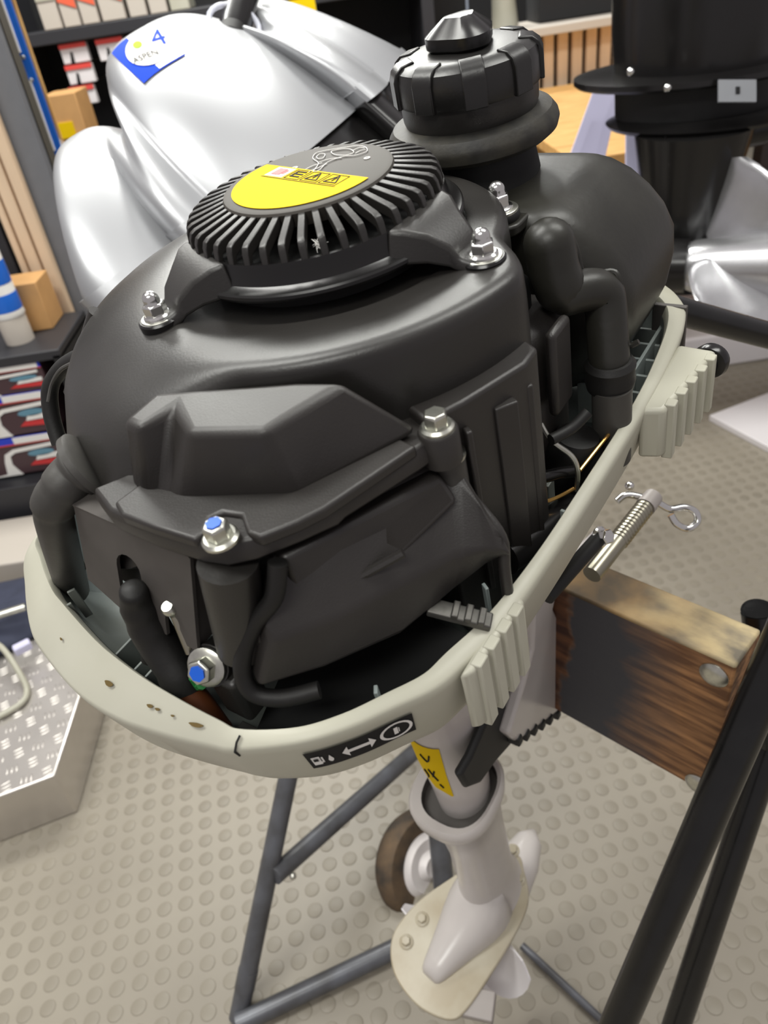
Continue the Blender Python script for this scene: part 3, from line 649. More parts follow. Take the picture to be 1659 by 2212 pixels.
# ---- cylinder end: heat shield, plug, bolts
sA, sB = L(163, 1092, -.080), L(414, 1204, -.080); sd = unit((sB-sA)*V(1, 1, 0)); sl_ = np.linalg.norm((sB-sA)[:2]); sn = V(-sd[1], sd[0], 0)
def arch(c, w, h, y0): return [(c-w, y0)]+[(c-w*math.cos(t), y0+h-w+w*math.sin(t)) for t in np.linspace(0, PI, 9)]+[(c+w, y0)]
dL, dR = L(196, 1296, -.128), L(426, 1378, -.136)
dn_ = ((dL-sA)+(dR-sB))/2; hb = -np.linalg.norm(dn_)*1.02; dn_ = unit(dn_); sn = unit(np.cross(sd, -dn_))
poly = [(0, 0), (0, hb*.82)]+arch(sl_*.45, .0088, .040, hb)+arch(sl_*.80, .0050, .016, hb)+[(sl_, hb), (sl_, 0)]
hsd = MB(); hsd.prism(poly, -.0009, .0009, sA, (sd, -dn_, sn)); hsd.build('heat_shield', K['shield'], motor, label='dark steel heat shield with two arched slots')
MB().box(sA+sd*sl_*.5+V(.020, .004, -.002)+dn_*.028, (sl_*.86, .020, .050), (sd, sn, -dn_)).build('dark_backing', K['dark'], motor, bevel=.003)  # added dark block so the shield slots read as shaded, not pale tray
MB().box(sA+sd*sl_*.5+unit(np.cross(sd, V(0, 0, 1)))*-.006*0+V(.007, 0, .0005), (sl_, .016, .0014), (sd, np.cross(V(0, 0, 1), sd), V(0, 0, 1))).build('shield_top', K['shield'], motor)
MB().box(sA+sd*(sl_-.001)+V(.014, .0, 0)+dn_*(-hb/2), (.0014, .028, -hb), (sd, np.cross(V(0, 0, 1), sd), -dn_)).build('shield_side', K['shield'], motor)
MB().tube([L(492, 1215, -.078), L(524, 1398, -.129)], [.0122, .0112], 24).build('cylinder_boss', K['plastic'], motor)
MB().tube([L(510, 1395, -.125), L(510, 1395, -.125)+V(0, 0, -.02)], .004, 16).build('stud_bolt', K['rubber'], motor)
pb = MB(); pb.tube(catmull([L(286, 1272, -.104), L(300, 1308, -.118), L(335, 1375, -.138), L(385, 1450, -.155), L(400, 1485, -.163)], 5), [.0045, .0062, .0066, .0070, .0078]+[.0088]*3+[.0098]*7+[.0105]*6, 20); pb.build('spark_plug_boot', K['rubber'], motor, label='black rubber spark plug boot', sharp=60)
MB().tube([L(330, 1370, -.137), L(322, 1425, -.152)], [.006, .004], 12).build('boot_tab', K['rubber'], motor)
MB().tube([L(394, 1478, -.159), L(430, 1530, -.172), L(470, 1585, -.188)], [.0072, .0082, .0082], 20).build('ignition_part', K['brownp'], motor, label='reddish brown plastic ignition part')
MB().tube(catmull([L(418, 1462, -.15), L(430, 1480, -.155), L(436, 1478, -.15)], 5), .0025, 8).build('wire', K['greenw'], motor)
sb_ = L(377, 1322, -.118)
MB().lathe([(.0030, 0), (.0030, .003), (.0036, .0035), (.0036, .0055), (.0026, .0070)], sb_, unit(V(-.3, -.1, 1)), n=20).build('stud_nut', K['zinc'], motor)
MB().tube([sb_, L(412, 1408, -.138)], .0026, 14).build('studshaft', K['steel'], motor).name = 'stud_shaft'
fb = L(447, 1440, -.139); fdir = unit(V(-.75, -.25, .5))
MB().tube([fb-fdir*.02, fb-fdir*.001], .0105, 20).build('bolt_lug', K['plastic'], motor)
hexbolt('flange_bolt', fb, fdir, .0062, .006, .0094, dot=K['bluepaint'])
MB().box(L(486, 1498, -.160)+V(.006, -.004, 0), (.016, .018, .03)).build('lower_lug', K['plastic'], motor, bevel=.003)
# breather elbow
e0 = L(186, 1008, -.070); e1 = L(118, 1060, -.076)
el = MB(); el.tube(catmull([e0, e0*.6+e1*.4, e1+V(.003, -.004, .0005), L(116, 1092, -.084), L(124, 1150, -.105), L(158, 1275, -.175)], 6), [.0145]*2+[.0130]*3+[.0112]*8+[.0105]*6+[.0092]*12, 20); el.build('breather_elbow', K['greyrubber'], motor, sharp=60, label='grey rubber breather elbow at the left')
ed = unit(e0-e1); MB().lathe([(.0150, -.001), (.0172, 0), (.0172, .0032), (.0150, .0045)], e0-ed*.001, ed, n=36).build('elbow_flange', K['greyrubber'], motor)
MB().tube([L(165, 1215, -.15), L(178, 1235, -.155)], .004, 10).build('hose_clip', K['steel'], motor)
# ---- rods and hoses on the right
MB().tube(catmull([L(1384, 858, -.1495), L(1312, 942, -.152), L(1242, 1030, -.156)], 5), .0011, 8).build('throttle_rod', K['brass'], motor, label='thin brass coloured throttle rod')
MB().tube(catmull([L(1240, 1055, -.158), L(1190, 1080, -.160), L(1130, 1088, -.160), L(1080, 1080, -.158), L(1035, 1068, -.156)], 6), .0011, 8).build('throttle_cable', K['brass'], motor)
MB().tube(catmull([L(985, 1025, -.135), L(1080, 1033, -.14), L(1160, 1032, -.145), L(1210, 1022, -.15), L(1245, 1018, -.155)], 6), .0034, 12).build('fuel_hose', K['gloss'], motor)
MB().tube(catmull([L(1168, 915, -.12), L(1190, 950, -.128), L(1235, 985, -.138), L(1248, 1020, -.148), L(1245, 1060, -.16)], 6), .0014, 8).build('bent_bracket', K['zinc'], motor)
MB().tube(catmull([L(1190, 950, -.125), L(1235, 925, -.125), L(1270, 890, -.12)], 6), .003, 10).build('linkage', K['rubber'], motor)
MB().lathe([(.003, .010), (.012, .008), (.0165, 0), (.0165, -.03), (.003, -.03)], L(1242, 965, -.158), unit(V(.1, -.2, 1)), n=32).build('carburettor_bowl', K['rubber'], motor)
MB().tube([L(1090, 1205, -.165), L(1160, 1160, -.17), L(1235, 1100, -.178)], .0095, 18).build('exhaust_pipe', K['gloss'], motor)
MB().box(L(1185, 1110, -.185), (.008, .006, .05)).build('choke_bracket', K['cowlin'], motor, bevel=.0005)
lv = MB(); la, lb = L(925, 1310, -.139), L(1062, 1345, -.1475); ld = unit(lb-la); lsd = unit(np.cross(V(0, 0, 1), ld))
lv.box((la+lb)/2, (np.linalg.norm(lb-la), .0085, .004), (ld, lsd, np.cross(ld, lsd))); lev = lv.build('shift_lever', K['leverm'], motor, bevel=.0008, label='black and steel lever lying over the rim')
for k in range(3): MB().box(lb-ld*(.004+.006*k)+V(0, 0, .0025), (.0032, .009, .003), (ld, lsd, np.cross(ld, lsd))).build('lever_tooth', K['leverm'], lev, bevel=.0006)
# tiller arm
ta, tbp = Ld(1405, 655, .60), toL(atd(1760, 752, .70))
MB().tube([ta, tbp], .0115, 24).build('tiller_arm', K['tubeblk'], motor, label='gloss black tiller tube')
MB().tube([ta+V(-.05, -.02, -.005), ta], [.012, .0115], 20).build('tiller_root', K['tubeblk'], motor)
# ---- leg
def oval(z, rx, ry, cx=0, cy=0, n=40, p=2.0):
    out = []
    for k in range(n):
        t = 2*PI*k/n; c, s = math.cos(t), math.sin(t)
        out.append(V(cx+rx*abs(c)**(2/p)*(1 if c > 0 else -1), cy+ry*abs(s)**(2/p)*(1 if s > 0 else -1), z))
    return out
lg = MB(); lg.rings([oval(-.20, .048, .046), oval(-.30, .046, .042), oval(-.42, .040, .036, -.004), oval(-.50, .036, .031, -.006), oval(-.555, .032, .027, -.006), oval(-.60, .030, .025, -.006)])
up = lg.build('swivel_housing', K['legp'], motor, sharp=60, label='grey upper leg housing')
# lower leg with cupped collar
lc = MB(); lc.rings([oval(-.588, .040, .034, -.010, .002, p=2.6), oval(-.584, .047, .040, -.012, .004, p=2.6), oval(-.588, .050, .043, -.012, .004, p=2.6), oval(-.604, .049, .042, -.012, .004, p=2.6), oval(-.625, .040, .033, -.008, .001), oval(-.70, .037, .029, -.006), oval(-.79, .039, .029, -.006), oval(-.83, .045, .033, -.008), oval(-.842, .052, .038, -.010)], False, True)
low = lc.build('drive_leg', K['legp'], motor, sharp=60, label='grey tapered drive shaft leg')
MB().rings([oval(-.600, .039, .033, -.010, .002, p=2.6), oval(-.588, .0402, .0342, -.010, .002, p=2.6)], True, False).build('collar_well', K['shield'], low)
# yellow label on the housing
def housing(a, z, off=0):
    q = [(-.42, .040, .036, -.004), (-.50, .036, .031, -.006), (-.555, .032, .027, -.006), (-.60, .030, .025, -.006)]
    rx, ry, cx = [float(np.interp(-z, [-r[0] for r in q], [r[i] for r in q])) for i in (1, 2, 3)]
    return cx+(rx+off)*math.cos(a), (ry+off)*math.sin(a)
yb = MB(); YP = []
for k in range(9):
    row = []
    for j in range(9):
        sp_ = 64*math.sqrt(max(.004, 1-(j/8)**2)); a = math.radians(206-sp_*(1-k/8)); z = -.452-.094*j/8
        row.append(V(*housing(a, z, .0008), z))
    YP.append(row)
yb.rings(YP, closed=False); yl2 = yb.build('engine_label', K['yellow'], up, label='yellow label with black lettering on the leg')
for S in ([(172, -.470), (182, -.478), (188, -.466)], [(178, -.494), (184, -.504), (189, -.512)], [(188, -.494), (182, -.506)], [(168, -.500), (172, -.508), (170, -.514)], [(190, -.520), (194, -.526)]):
    MB().tube(catmull([V(*housing(math.radians(a), z, .0012), z) for a, z in S], 4), .0009, 6).build('label_print', K['inkk'], yl2)
# anti-ventilation plate
plx = [(978, 1893), (905, 1945), (858, 2000), (843, 2045), (850, 2100), (880, 2150), (920, 2185), (975, 2203), (1010, 2178), (1055, 2112), (1100, 2040), (1133, 1975), (1142, 1930), (1132, 1880), (1118, 1845), (1060, 1840)]
PZ = -.842
pl = MB(); PO = catmull([L(*p, PZ) for p in plx], 4, True)
pl.rings([[p+V(0, 0, -.007) for p in PO], PO]); plate = pl.build('anti_ventilation_plate', K['platep'], motor, bevel=.0018, seg=3, label='stained grey plate at the foot of the leg')
r0_, r1_ = L(1035, 1962, PZ), L(930, 2108, PZ); rd = unit(r1_-r0_); rs = np.cross(V(0, 0, 1), rd)
rg_ = MB(); rr = []
for f, w, h in [(-.22, .034, .058), (-.1, .037, .055), (0, .038, .050), (.12, .037, .044), (.3, .033, .035), (.5, .027, .027), (.7, .0215, .021), (.85, .0175, .017), (.94, .015, .0145), (1.0, .0125, .010), (1.03, .009, .004)]:
    c = r0_+(r1_-r0_)*f
    rr.append([c+rs*w*math.cos(t)+V(0, 0, h*max(0.0, math.sin(t))**.8-.001) for t in np.linspace(0, PI, 17)])
rg_.rings(rr); rg_.build('plate_ridge', K['legp'], plate, sharp=85)
for px, py in [(912, 1986), (878, 2035), (1108, 1838), (1120, 1900)]:
    q = hexbolt('plate_bolt', L(px, py, PZ), (0, 0, 1), .0058, .004, .0085, m=K['platep'])
MB().box(L(1025, 2168, -.852), (.030, .045, .014), (unit(V(.9, .3, 0)), unit(V(-.3, .9, 0)), V(0, 0, 1))).build('anode', K['cowl'], plate, bevel=.002, label='pale grey end block')
# gear case and propeller
gc = MB(); gc.rings([[V(x, r*math.cos(t), -.925+r*math.sin(t)) for t in np.linspace(0, 2*PI, 25)[:-1]] for x, r in ((.11, .004), (.095, .018), (.065, .027), (.02, .030), (-.02, .030), (-.045, .026))])
gear = gc.build('gear_case', K['legp'], motor, sharp=60)
stt = MB(); stt.rings([oval(-.845, .05, .016), oval(-.90, .05, .016)]); stt.build('gear_strut', K['legp'], gear, sharp=60)
sk = MB(); sk.prism([(.04, -.95), (-.05, -.95), (-.06, -1.04), (-.03, -1.05), (.01, -1.03)], -.004, .004, (0, 0, 0), (V(1, 0, 0), V(0, 0, 1), V(0, 1, 0))); sk.build('skeg', K['legp'], gear, bevel=.002)
pr = empty('propeller'); pr.parent = motor; del_ = pr
hubm = MB(); hubm.rings([[V(x, r*math.cos(t), -.925+r*math.sin(t)) for t in np.linspace(0, 2*PI, 25)[:-1]] for x, r in ((-.045, .024), (-.055, .026), (-.085, .022), (-.10, .012))]); hubm.build('propeller_hub', K['legp'], pr, sharp=50)
for k in range(3):
    a0 = math.radians(33+120*k)   # 0 = towards -y
    bl = MB(); rows = []
    for s in np.linspace(0, 1, 9):
        r = .02+.085*s; wv = .034*math.sin(PI*(.18+.74*s))**.8; tw = math.radians(58-30*s); sk_ = .02*s*s; row = []
        for q in np.linspace(-1, 1, 9):
            tgt = q*wv*math.cos(tw)+sk_; axx = q*wv*math.sin(tw)
            ang = a0+tgt/max(r, .02)
            row.append(V(-.068+axx, -r*math.cos(ang), -.925+r*math.sin(ang)))
        rows.append(row)
    th = .0022
    up_ = rows; dn = [[p+V(th, 0, 0) for p in r] for r in rows]
    loops = [u+d[::-1] for u, d in zip(up_, dn)]
    bl.rings(loops); bl.build('propeller_blade', K['whitep'], pr, sharp=60)
# ---- clamp bracket on the board
bo = [(1322, 1158), (1302, 1182), (1232, 1232), (1190, 1278), (1183, 1310), (1196, 1335), (1208, 1400), (1213, 1520), (1105, 1598), (1086, 1582), (1120, 1470), (1138, 1400), (1140, 1320), (1160, 1270), (1230, 1205), (1280, 1160), (1300, 1140)]
for yy, nm in ((-.048, 'clamp_plate'), (.045, 'clamp_plate')):
    P = [Ly(*p, -.048) for p in bo]
    b = MB(); b.rings([[V(p[0], yy-.006, p[2]) for p in P], [V(p[0], yy+.006, p[2]) for p in P]])
    b.build(nm, K['legp'], motor, bevel=.0035, seg=3, label='grey clamp bracket hooked over the board')
sbx = MB(); q0 = Ly(1130, 1480, -.048); sbx.box((q0[0]+.0, 0, q0[2]+.02), (.03, .10, .12)); sbx.build('swivel_bracket', K['legp'], motor, bevel=.006)
jag = MB()
for k in range(6):
    c = Ly(1112+17*k, 1590-11*k, -.05); MB().box(c+V(0, 0, -.004), (.008, .012, .012)).build('tilt_notch', K['blackpaint'], motor, bevel=.0015)
br = MB(); bp_ = [(1078, 1462), (1102, 1600), (1062, 1645), (1030, 1690), (1002, 1700), (985, 1672), (1010, 1630), (1045, 1550), (1050, 1490)]
P = [Ly(*p, -.040) for p in bp_]; br.rings([[V(p[0], -.044, p[2]) for p in P], [V(p[0], -.036, p[2]) for p in P]]); br.build('tilt_bracket', K['blackpaint'], motor, bevel=.004, label='black bracket behind the leg')
# clamp screw with bent wire handle
cz = -.335; c0, c1 = L(1325, 1182, cz), L(1412, 1072, cz)
MB().tube([c0-(c1-c0)*.5, c0, c0+(c1-c0)*.8], .0075, 20).build('clamp_screw', K['steel'], motor, label='threaded steel clamp screw')
for k in range(12): MB().lathe([(.0076, -.0007), (.0083, 0), (.0076, .0007)], c0+(c1-c0)*(.12+.055*k), c1-c0, n=20).build('screw_thread', K['steel'], motor)
MB().tube([c0+(c1-c0)*.78, c1], [.0085, .0078], 20).build('screw_sleeve', K['cowl'], motor)
wz = proj(toW(c1))[2]
MB().tube(catmull([Ld(px, py, wz) for px, py in [(1333, 1083), (1352, 1070), (1385, 1074), (1420, 1086), (1448, 1100), (1478, 1096), (1502, 1106), (1506, 1128), (1486, 1142), (1462, 1132), (1449, 1112)]], 6), .0031, 12).build('screw_handle', K['chrome'], motor, label='bent wire handle of the clamp screw')
MB().sphere(Ld(1360, 1050, wz+.01), .004, 8).build('screw_ball', K['chrome'], motor)
hexbolt('bracket_nut', L(1296, 1160, -.30), unit(V(-.2, -.8, .5)), .006, .008, .008, m=K['chrome'])
MB().tube([L(1296, 1160, -.30), L(1180, 1290, -.30)], .006, 14).build('pivot_rod', K['blackpaint'], motor)
# ================================================================== STAND
stand = empty('motor_stand', (0, 0, 0)); tag(stand, 'tubular steel motor stand with a wooden clamping board and wheel', 'stand')
# wooden board
ba = atz(1210, 1270, .74); bbp = atz(1590, 1440, .74)
bu = unit(bbp-ba); bn = V(-bu[1], bu[0], 0); bn = bn if bn[1] > 0 else -bn
BLEN, BTH, BH = .47, .048, .168
bm_ = MB(); bm_.box((0, 0, -BH/2), (BLEN, BTH, BH))
board = bm_.build('wooden_board', K['board'], stand, bevel=.0022, seg=2, label='thick wooden board dark with oil stains')
MT = Matrix.Identity(4); bc = bbp-bu*BLEN/2+bn*BTH/2
for i in range(3): MT[i][0] = bu[i]; MT[i][1] = bn[i]; MT[i][2] = (0, 0, 1)[i]; MT[i][3] = bc[i]
board.matrix_world = MT
for px, py in [(1543, 1457), (1508, 1693)]:
    d = ray(px, py); p = CO+d*(((ba-CO)@bn)/(d@bn))
    MB().lathe([(.0118, -.001), (.0115, .0015), (.009, .0032), (.004, .0042), (.0005, .0044)], p, -bn, n=24).build('carriage_bolt', K['zinc'], stand, label='domed bolt head in the board')
def stube(name, a, b, r=.0145, m='tubeblk', label=None, caps=True):
    return MB().tube([a, b], r, 24, caps).build(name, K[m], stand, label=label)
def ext(a, b, z):      # extend line a->b down to height z
    t = (z-a[2])/(b[2]-a[2]); return a+(b-a)*t
A_ = atd(1695, 1375, .545); B_ = atd(1335, 2212, .66)
stube('stand_leg', A_-(B_-A_)*.12, ext(A_, B_, .0), .0148, label='thick gloss black front leg')
C_ = atd(1668, 1590, .70); D_ = atd(1462, 2212, .80)
stube('stand_leg', C_-(D_-C_)*.2, ext(C_, D_, .0), .0140)
MB().tube([atd(1640, 1322, .655), atd(1652, 1420, .665), atd(1668, 1600, .70)], .0150, 28, False).build('stand_post', K['tubeblk'], stand, label='open ended black tube beside the board')
MB().tube([atd(1640, 1322, .655), atd(1652, 1420, .665)], .0128, 28, False).build('post_bore', K['dark'], stand)
MB().lathe([(.0128, 0), (.0150, 0)], atd(1640, 1322, .655), mz, n=28).build('post_rim', K['tubeblk'], stand)
l0 = atz(515, 2200, .0); l1 = atd(628, 1650, 1.08)
stube('stand_leg', l0, l1+(l1-l0)*.75, .0140, 'tubegry', 'grey worn left leg')
MB().lathe([(.0148, 0), (.0148, .03)], l0+unit(l1-l0)*.045, l1-l0, n=24).build('leg_collar', K['tubegry'], stand)
d0 = atd(592, 1892, 1.075); d1 = atd(905, 1615, 1.32)
stube('stand_brace', d0, d1+(d1-d0)*.5, .0138, 'tubegry')
MB().sphere(atd(633, 1893, 1.06), .005, 8).build('brace_nut', K['zinc'], stand)
f0_ = atz(512, 2212, .016); f1_ = atz(868, 2042, .016)
stube('stand_foot_bar', f0_, f1_+(f1_-f0_)*.5, .0140, 'tubegry')
stube('stand_rod', atz(1128, 2043, .01), atz(1330, 2232, .01), .0055, 'tubegry')
stube('stand_leg', atd(938, 1690, 1.16), atd(962, 1950, 1.18), .0165, 'tubegry')
stube('stand_leg', atd(938, 1690, 1.16), atd(930, 1500, 1.1), .0165, 'tubegry')
wc = atd(905, 1862, 1.235); wa = unit(CX*.62+fw*-.70+CY*.10)
wh = MB(); wh.lathe(caps=False, c=wc, z=wa, n=48, prof=[(.050, -.018), (.062, -.022), (.078, -.020), (.084, -.010), (.085, 0), (.084, .010), (.078, .020), (.062, .022), (.050, .018), (.050, -.018)]); tyre = wh.build('wheel_tyre', K['tyre'], stand, label='small muddy brown tyre')
MB().lathe([(.002, .030), (.016, .034), (.024, .024), (.042, .026), (.0515, .018), (.0515, -.016), (.02, -.016)], wc, wa, n=32).build('wheel_hub', K['whitebag'], stand, label='white wheel hub')
MB().sphere(atd(1425, 1958, 1.06), .006, 8).build('stand_bolt', K['zinc'], stand)
# ================================================================== SILVER MOTOR BEHIND
sA_ = atd(300, 560, .80); sB_ = atd(838, 132, 1.06)
cu = sB_-sA_; CL = np.linalg.norm(cu); cu = cu/CL
ca_ = unit(-.75*CX+.66*CY+.05*fw); cb = -unit(ray(540, 330))
smid = (sA_+sB_)/2
sil = empty('covered_outboard_motor', (0, 0, 0)); tag(sil, 'large silver outboard engine cover behind the motor, with a blue and white sticker', 'outboard motor')
def lob(u, c, w, p=3.0): return max(0.0, 1-abs((u-c)/w)**p)
def Hh_(u):
    a = .232*lob(u, -.02, .70, 3.2)**.55; b = .160*lob(u, -.92, .38, 2.8)**.55; c = .185*lob(u, .82, .30, 2.6)**.5
    k = 60; return math.log(math.exp(k*a)+math.exp(k*b)+math.exp(k*c))/k
def Bb_(u):
    return .155*lob(u, 0, .74, 2.2)**.6*1.0+.10*lob(u, -.90, .40, 2.6)**.6+.10*lob(u, .80, .33, 2.4)**.6
def cowlS(t, u, side=1):
    H = Hh_(u); B = Bb_(u)*(1-abs(t)**2.8)**.5 if t < 1 else 0
    uu = u*(1-.20*t**1.5)
    b = B*(1 if side > 0 else -.55)
    return smid+cu*uu*CL/2+ca_*H*t+cb*b
NU, NT = 96, 26
fr = MB(); us = np.linspace(-1.27, 1.10, NU+1)
tsq = [math.sin(PI/2*k/NT) for k in range(NT+1)]
fr.rings([[cowlS(t, u, 1) for u in us]+[cowlS(t, u, -1) for u in us[::-1]] for t in tsq], False, False)
scowl = fr.build('silver_cowl', K['silver'], sil, sharp=80, label='silver metallic engine cowl with three lobes')
lp = MB(); e0_ = [cowlS(0, u, 1) for u in us]+[cowlS(0, u, -1) for u in us[::-1]]; ctr = smid
fl_ = MB(); fl_.rings([[ctr+(p-ctr)*.99 for p in e0_], [p+(p-ctr)*.014+ca_*.004 for p in e0_], [p+(p-ctr)*.014-ca_*.020 for p in e0_], [ctr+(p-ctr)*.95-ca_*.020 for p in e0_]], False, False); fl_.build('cowl_flange', K['silver'], sil, sharp=30)
lp.rings([[ctr+(p-ctr)*.95-ca_*.018 for p in e0_], [ctr+(p-ctr)*.93-ca_*.11 for p in e0_], [ctr+(p-ctr)*.5-ca_*.15 for p in e0_]], False, True)
lp.build('lower_pan', K['gloss'], sil, sharp=40, label='black lower pan under the silver cowl')
bot = ctr-ca_*.14
MB().tube([bot, bot*V(1, 1, 0)+V(0, .1, .35), bot*V(1, 1, 0)+V(0, .1, 0)], [.09, .06, .05], 24).build('leg_column', K['gloss'], sil)
# the sticker: blue with white oval, leaf and lettering
def st_uv(px, py, off=.002):
    d = ray(px, py); best = None
    for t in np.linspace(.02, .97, 36):
        for u in np.linspace(-.7, .7, 60):
            p = cowlS(t, u); q = proj(p); e = (q[0]-px)**2+(q[1]-py)**2
            if best is None or e < best[0]: best = (e, t, u)
    e, t, u = best; h = .02
    for _ in range(14):
        imp = False
        for dt, du in ((h, 0), (-h, 0), (0, h), (0, -h)):
            tt = min(.985, max(0, t+dt)); q = proj(cowlS(tt, u+du)); e2 = (q[0]-px)**2+(q[1]-py)**2
            if e2 < e: e, t, u, imp = e2, tt, u+du, True
        if not imp: h *= .5
    return t, u
def st_n(t, u):
    a = cowlS(min(.985, t+.01), u)-cowlS(t-.01, u); b = cowlS(t, u+.01)-cowlS(t, u-.01); n = unit(np.cross(a, b)); return n if n@(CO-cowlS(t, u)) > 0 else -n
c4 = [st_uv(*p) for p in [(243, 117), (328, 52), (402, 120), (312, 182)]]
def bil(x, y):
    a, b, c, d = [V(*q) for q in c4]; return (a*(1-x)+b*x)*(1-y)+(d*(1-x)+c*x)*y
def sp(x, y, off): t, u = bil(x, y); return cowlS(t, u)+st_n(t, u)*off
def patch(name, f, m, off, n=12):
    b = MB(); b.rings([[sp(*f(i/n, j/n), off) for i in range(n+1)] for j in range(n+1)], closed=False); return b.build(name, m, sil)
def disc(name, cx, cy, rx, ry, m, off, n=32):
    b = MB(); R = [[sp(cx+rx*k*math.cos(2*PI*i/n), cy+ry*k*math.sin(2*PI*i/n), off) for i in range(n)] for k in (.02, .35, .7, 1)]; b.rings(R, True, False); return b.build(name, m, sil)
patch('blue_sticker', lambda x, y: (x, y), K['bluep'], .0012)
patch('sticker_white', lambda x, y: (.42+.58*x, .0+.98*y*(.55+.45*1)) if True else 0, K['silver'], .0016)
disc('sticker_oval', .56, .50, .43, .38, K['white'], .0021)
disc('sticker_leaf', .46, .34, .085, .085, K['greenp'], .0026)
def stext(body, size, cx, cy, m, rot=0.0, off=.0027):
    tv, tf = text_pts(body, size); c, s = math.cos(rot), math.sin(rot)
    b = MB(); b.add([sp(cx+p[0]*c-p[1]*s, cy-(p[0]*s+p[1]*c), off) for p in tv], tf); o = b.build('sticker_text', m, sil); return o
stext('ASPEN', .17, .40, .64, K['inkk'], -.27)
stext('4', .55, .84, .46, K['bluep'], -.27)
# black tiller handle with a clear ring standing above the cowl
h0, h1 = atd(508, 58, .93), atd(560, -160, 1.02)
MB().tube([h0+(h0-h1)*.12, h0, h1], [.017, .020, .022], 24).build('tiller_handle', K['gloss'], sil, label='black handle pointing down at the cowl')
MB().tube([h0+(h0-h1)*.02+(unit(h1-h0)*-.008), h0+(h0-h1)*.13], [.019, .019], 24).build('handle_cap', K['rubber'], sil)
rc = h0+fw*-.004; X_, Y_, Z_ = CX, CY, fw
MB().tube([rc+(CX*math.cos(t)+CY*math.sin(t)*.8)*.029+fw*.012*math.cos(t) for t in np.linspace(0, 2*PI, 25)[:-1]], .0035, 10, closed=True).build('clear_ring', clear('clear_ring_plastic', rough=.08, alpha=.55), sil, label='clear plastic ring')
# plastic film hanging over the left side of the cowl
fmb = MB(); rows = []
for k in range(10):
    row = []
    for j in range(7):
        px = 122+(230-122)*k/9*.9-4*j+random.uniform(-3, 3); py = 295+(640-295)*k/9+8*j+random.uniform(-3, 3)
        row.append(atd(px+14*j, py, .80+.012*j+random.uniform(-.004, .004)))
    rows.append(row)
fmb.rings(rows, closed=False); fmb.build('plastic_film', K['film'], sil, label='thin clear plastic film')
# ================================================================== BLACK MOTOR ON THE RIGHT
bk = empty('black_outboard_motor', (0, 0, 0)); tag(bk, 'gloss black outboard motor with a stainless steel propeller at the right', 'outboard motor')
def wcyl(name, px, py, d, prof, m, n=48, sx=1.0, sy=1.0, label=None, sharp=40):
    c = atd(px, py, d); c = V(c[0], c[1], 0); b = MB()
    R = [[c+V(r*sx*math.cos(2*PI*k/n), r*sy*math.sin(2*PI*k/n), z) for k in range(n)] for r, z in prof]; b.rings(R)
    return b.build(name, K[m], bk, sharp=sharp, label=label)
BD = 1.30
zz = lambda px, py: atd(px, py, BD)[2]
z0 = zz(1500, 140); z1 = zz(1500, 240); z2 = zz(1490, 560)
wcyl('drive_housing', 1500, 150, BD, [(.135, z0), (.142, z0+.06), (.150, z0+.30), (.14, z0+.5)], 'gloss', label='glossy black drive housing')
wcyl('mount_plate', 1490, 150, BD, [(.168, z0-.012), (.172, z0-.008), (.172, z0), (.15, z0+.004)], 'gloss', sx=1.15)
wcyl('steering_block', 1500, 190, BD, [(.115, z1), (.118, z0-.012)], 'blackpaint', sx=1.15)
wcyl('splash_plate', 1520, 240, BD, [(.145, z1-.012), (.150, z1-.006), (.12, z1+.002)], 'gloss', sx=1.1)
wcyl('lower_leg', 1485, 400, BD, [(.02, z2-.085), (.062, z2-.07), (.074, z2-.03), (.066, z2+.02), (.078, z2+.1), (.095, z1-.012)], 'gloss', sx=1.0, label='black lower leg with vent slots')
p_ = atd(1592, 197, BD-.150)
MB().box(p_, (.058, .003, .034), (CX, fw, CY)).build('grey_plate', K['panelgrey'], bk)
MB().box(p_-fw*.003, (.006, .002, .010), (CX, fw, CY)).build('plate_mark', K['inkk'], bk)
for px, py in ((1442, 190), (1362, 155), (1568, 25)): MB().sphere(atd(px, py, BD-.15), .006, 8).build('bolt_head', K['chrome'], bk)
for k in range(5): MB().box(atd(1446+2*k, 295+15*k, BD-.080), (.016, .006, .004), (CX, fw, CY)).build('vent_slot', K['dark'], bk)
# stainless propeller
prp = empty('propeller', (0, 0, 0)); prp.parent = bk; prp['label'] = 'large stainless steel propeller'
armz = z1-.03; rp = atd(1485, 400, BD)
MB().tube([V(rp[0], rp[1], armz), V(rp[0]+.62, rp[1]+.12, armz)], .03, 20).build('support_arm', K['tubeblk'], bk)
MB().tube([V(rp[0]+.62, rp[1]+.12, armz+.1), V(rp[0]+.62, rp[1]+.12, 0)], .03, 20).build('support_post', K['tubeblk'], bk)
pc = atd(1596, 575, 1.24); pa = unit(CX*.90-fw*.42-CY*.14); g0_ = pc-pa*.20      # axis, open end towards the right and camera
px_, py_, _ = frame(pa); 
py_ = unit(CY-pa*(CY@pa)); px_ = np.cross(py_, pa)
MB().lathe([(.036, -.085), (.042, -.07), (.047, -.03), (.054, .03), (.061, .074), (.062, .078), (.056, .078), (.050, .03)], pc, pa, n=48, caps=False).build('hub', K['stainless'], prp)
MB().lathe([(.052, .045), (.03, .02), (.001, .02)], pc, pa, n=32).build('hub_bore', K['dark'], prp)
MB().tube([g0_-pa*.10, g0_, pc-pa*.08], [.02, .05, .043], 24).build('gear_case', K['gloss'], bk)
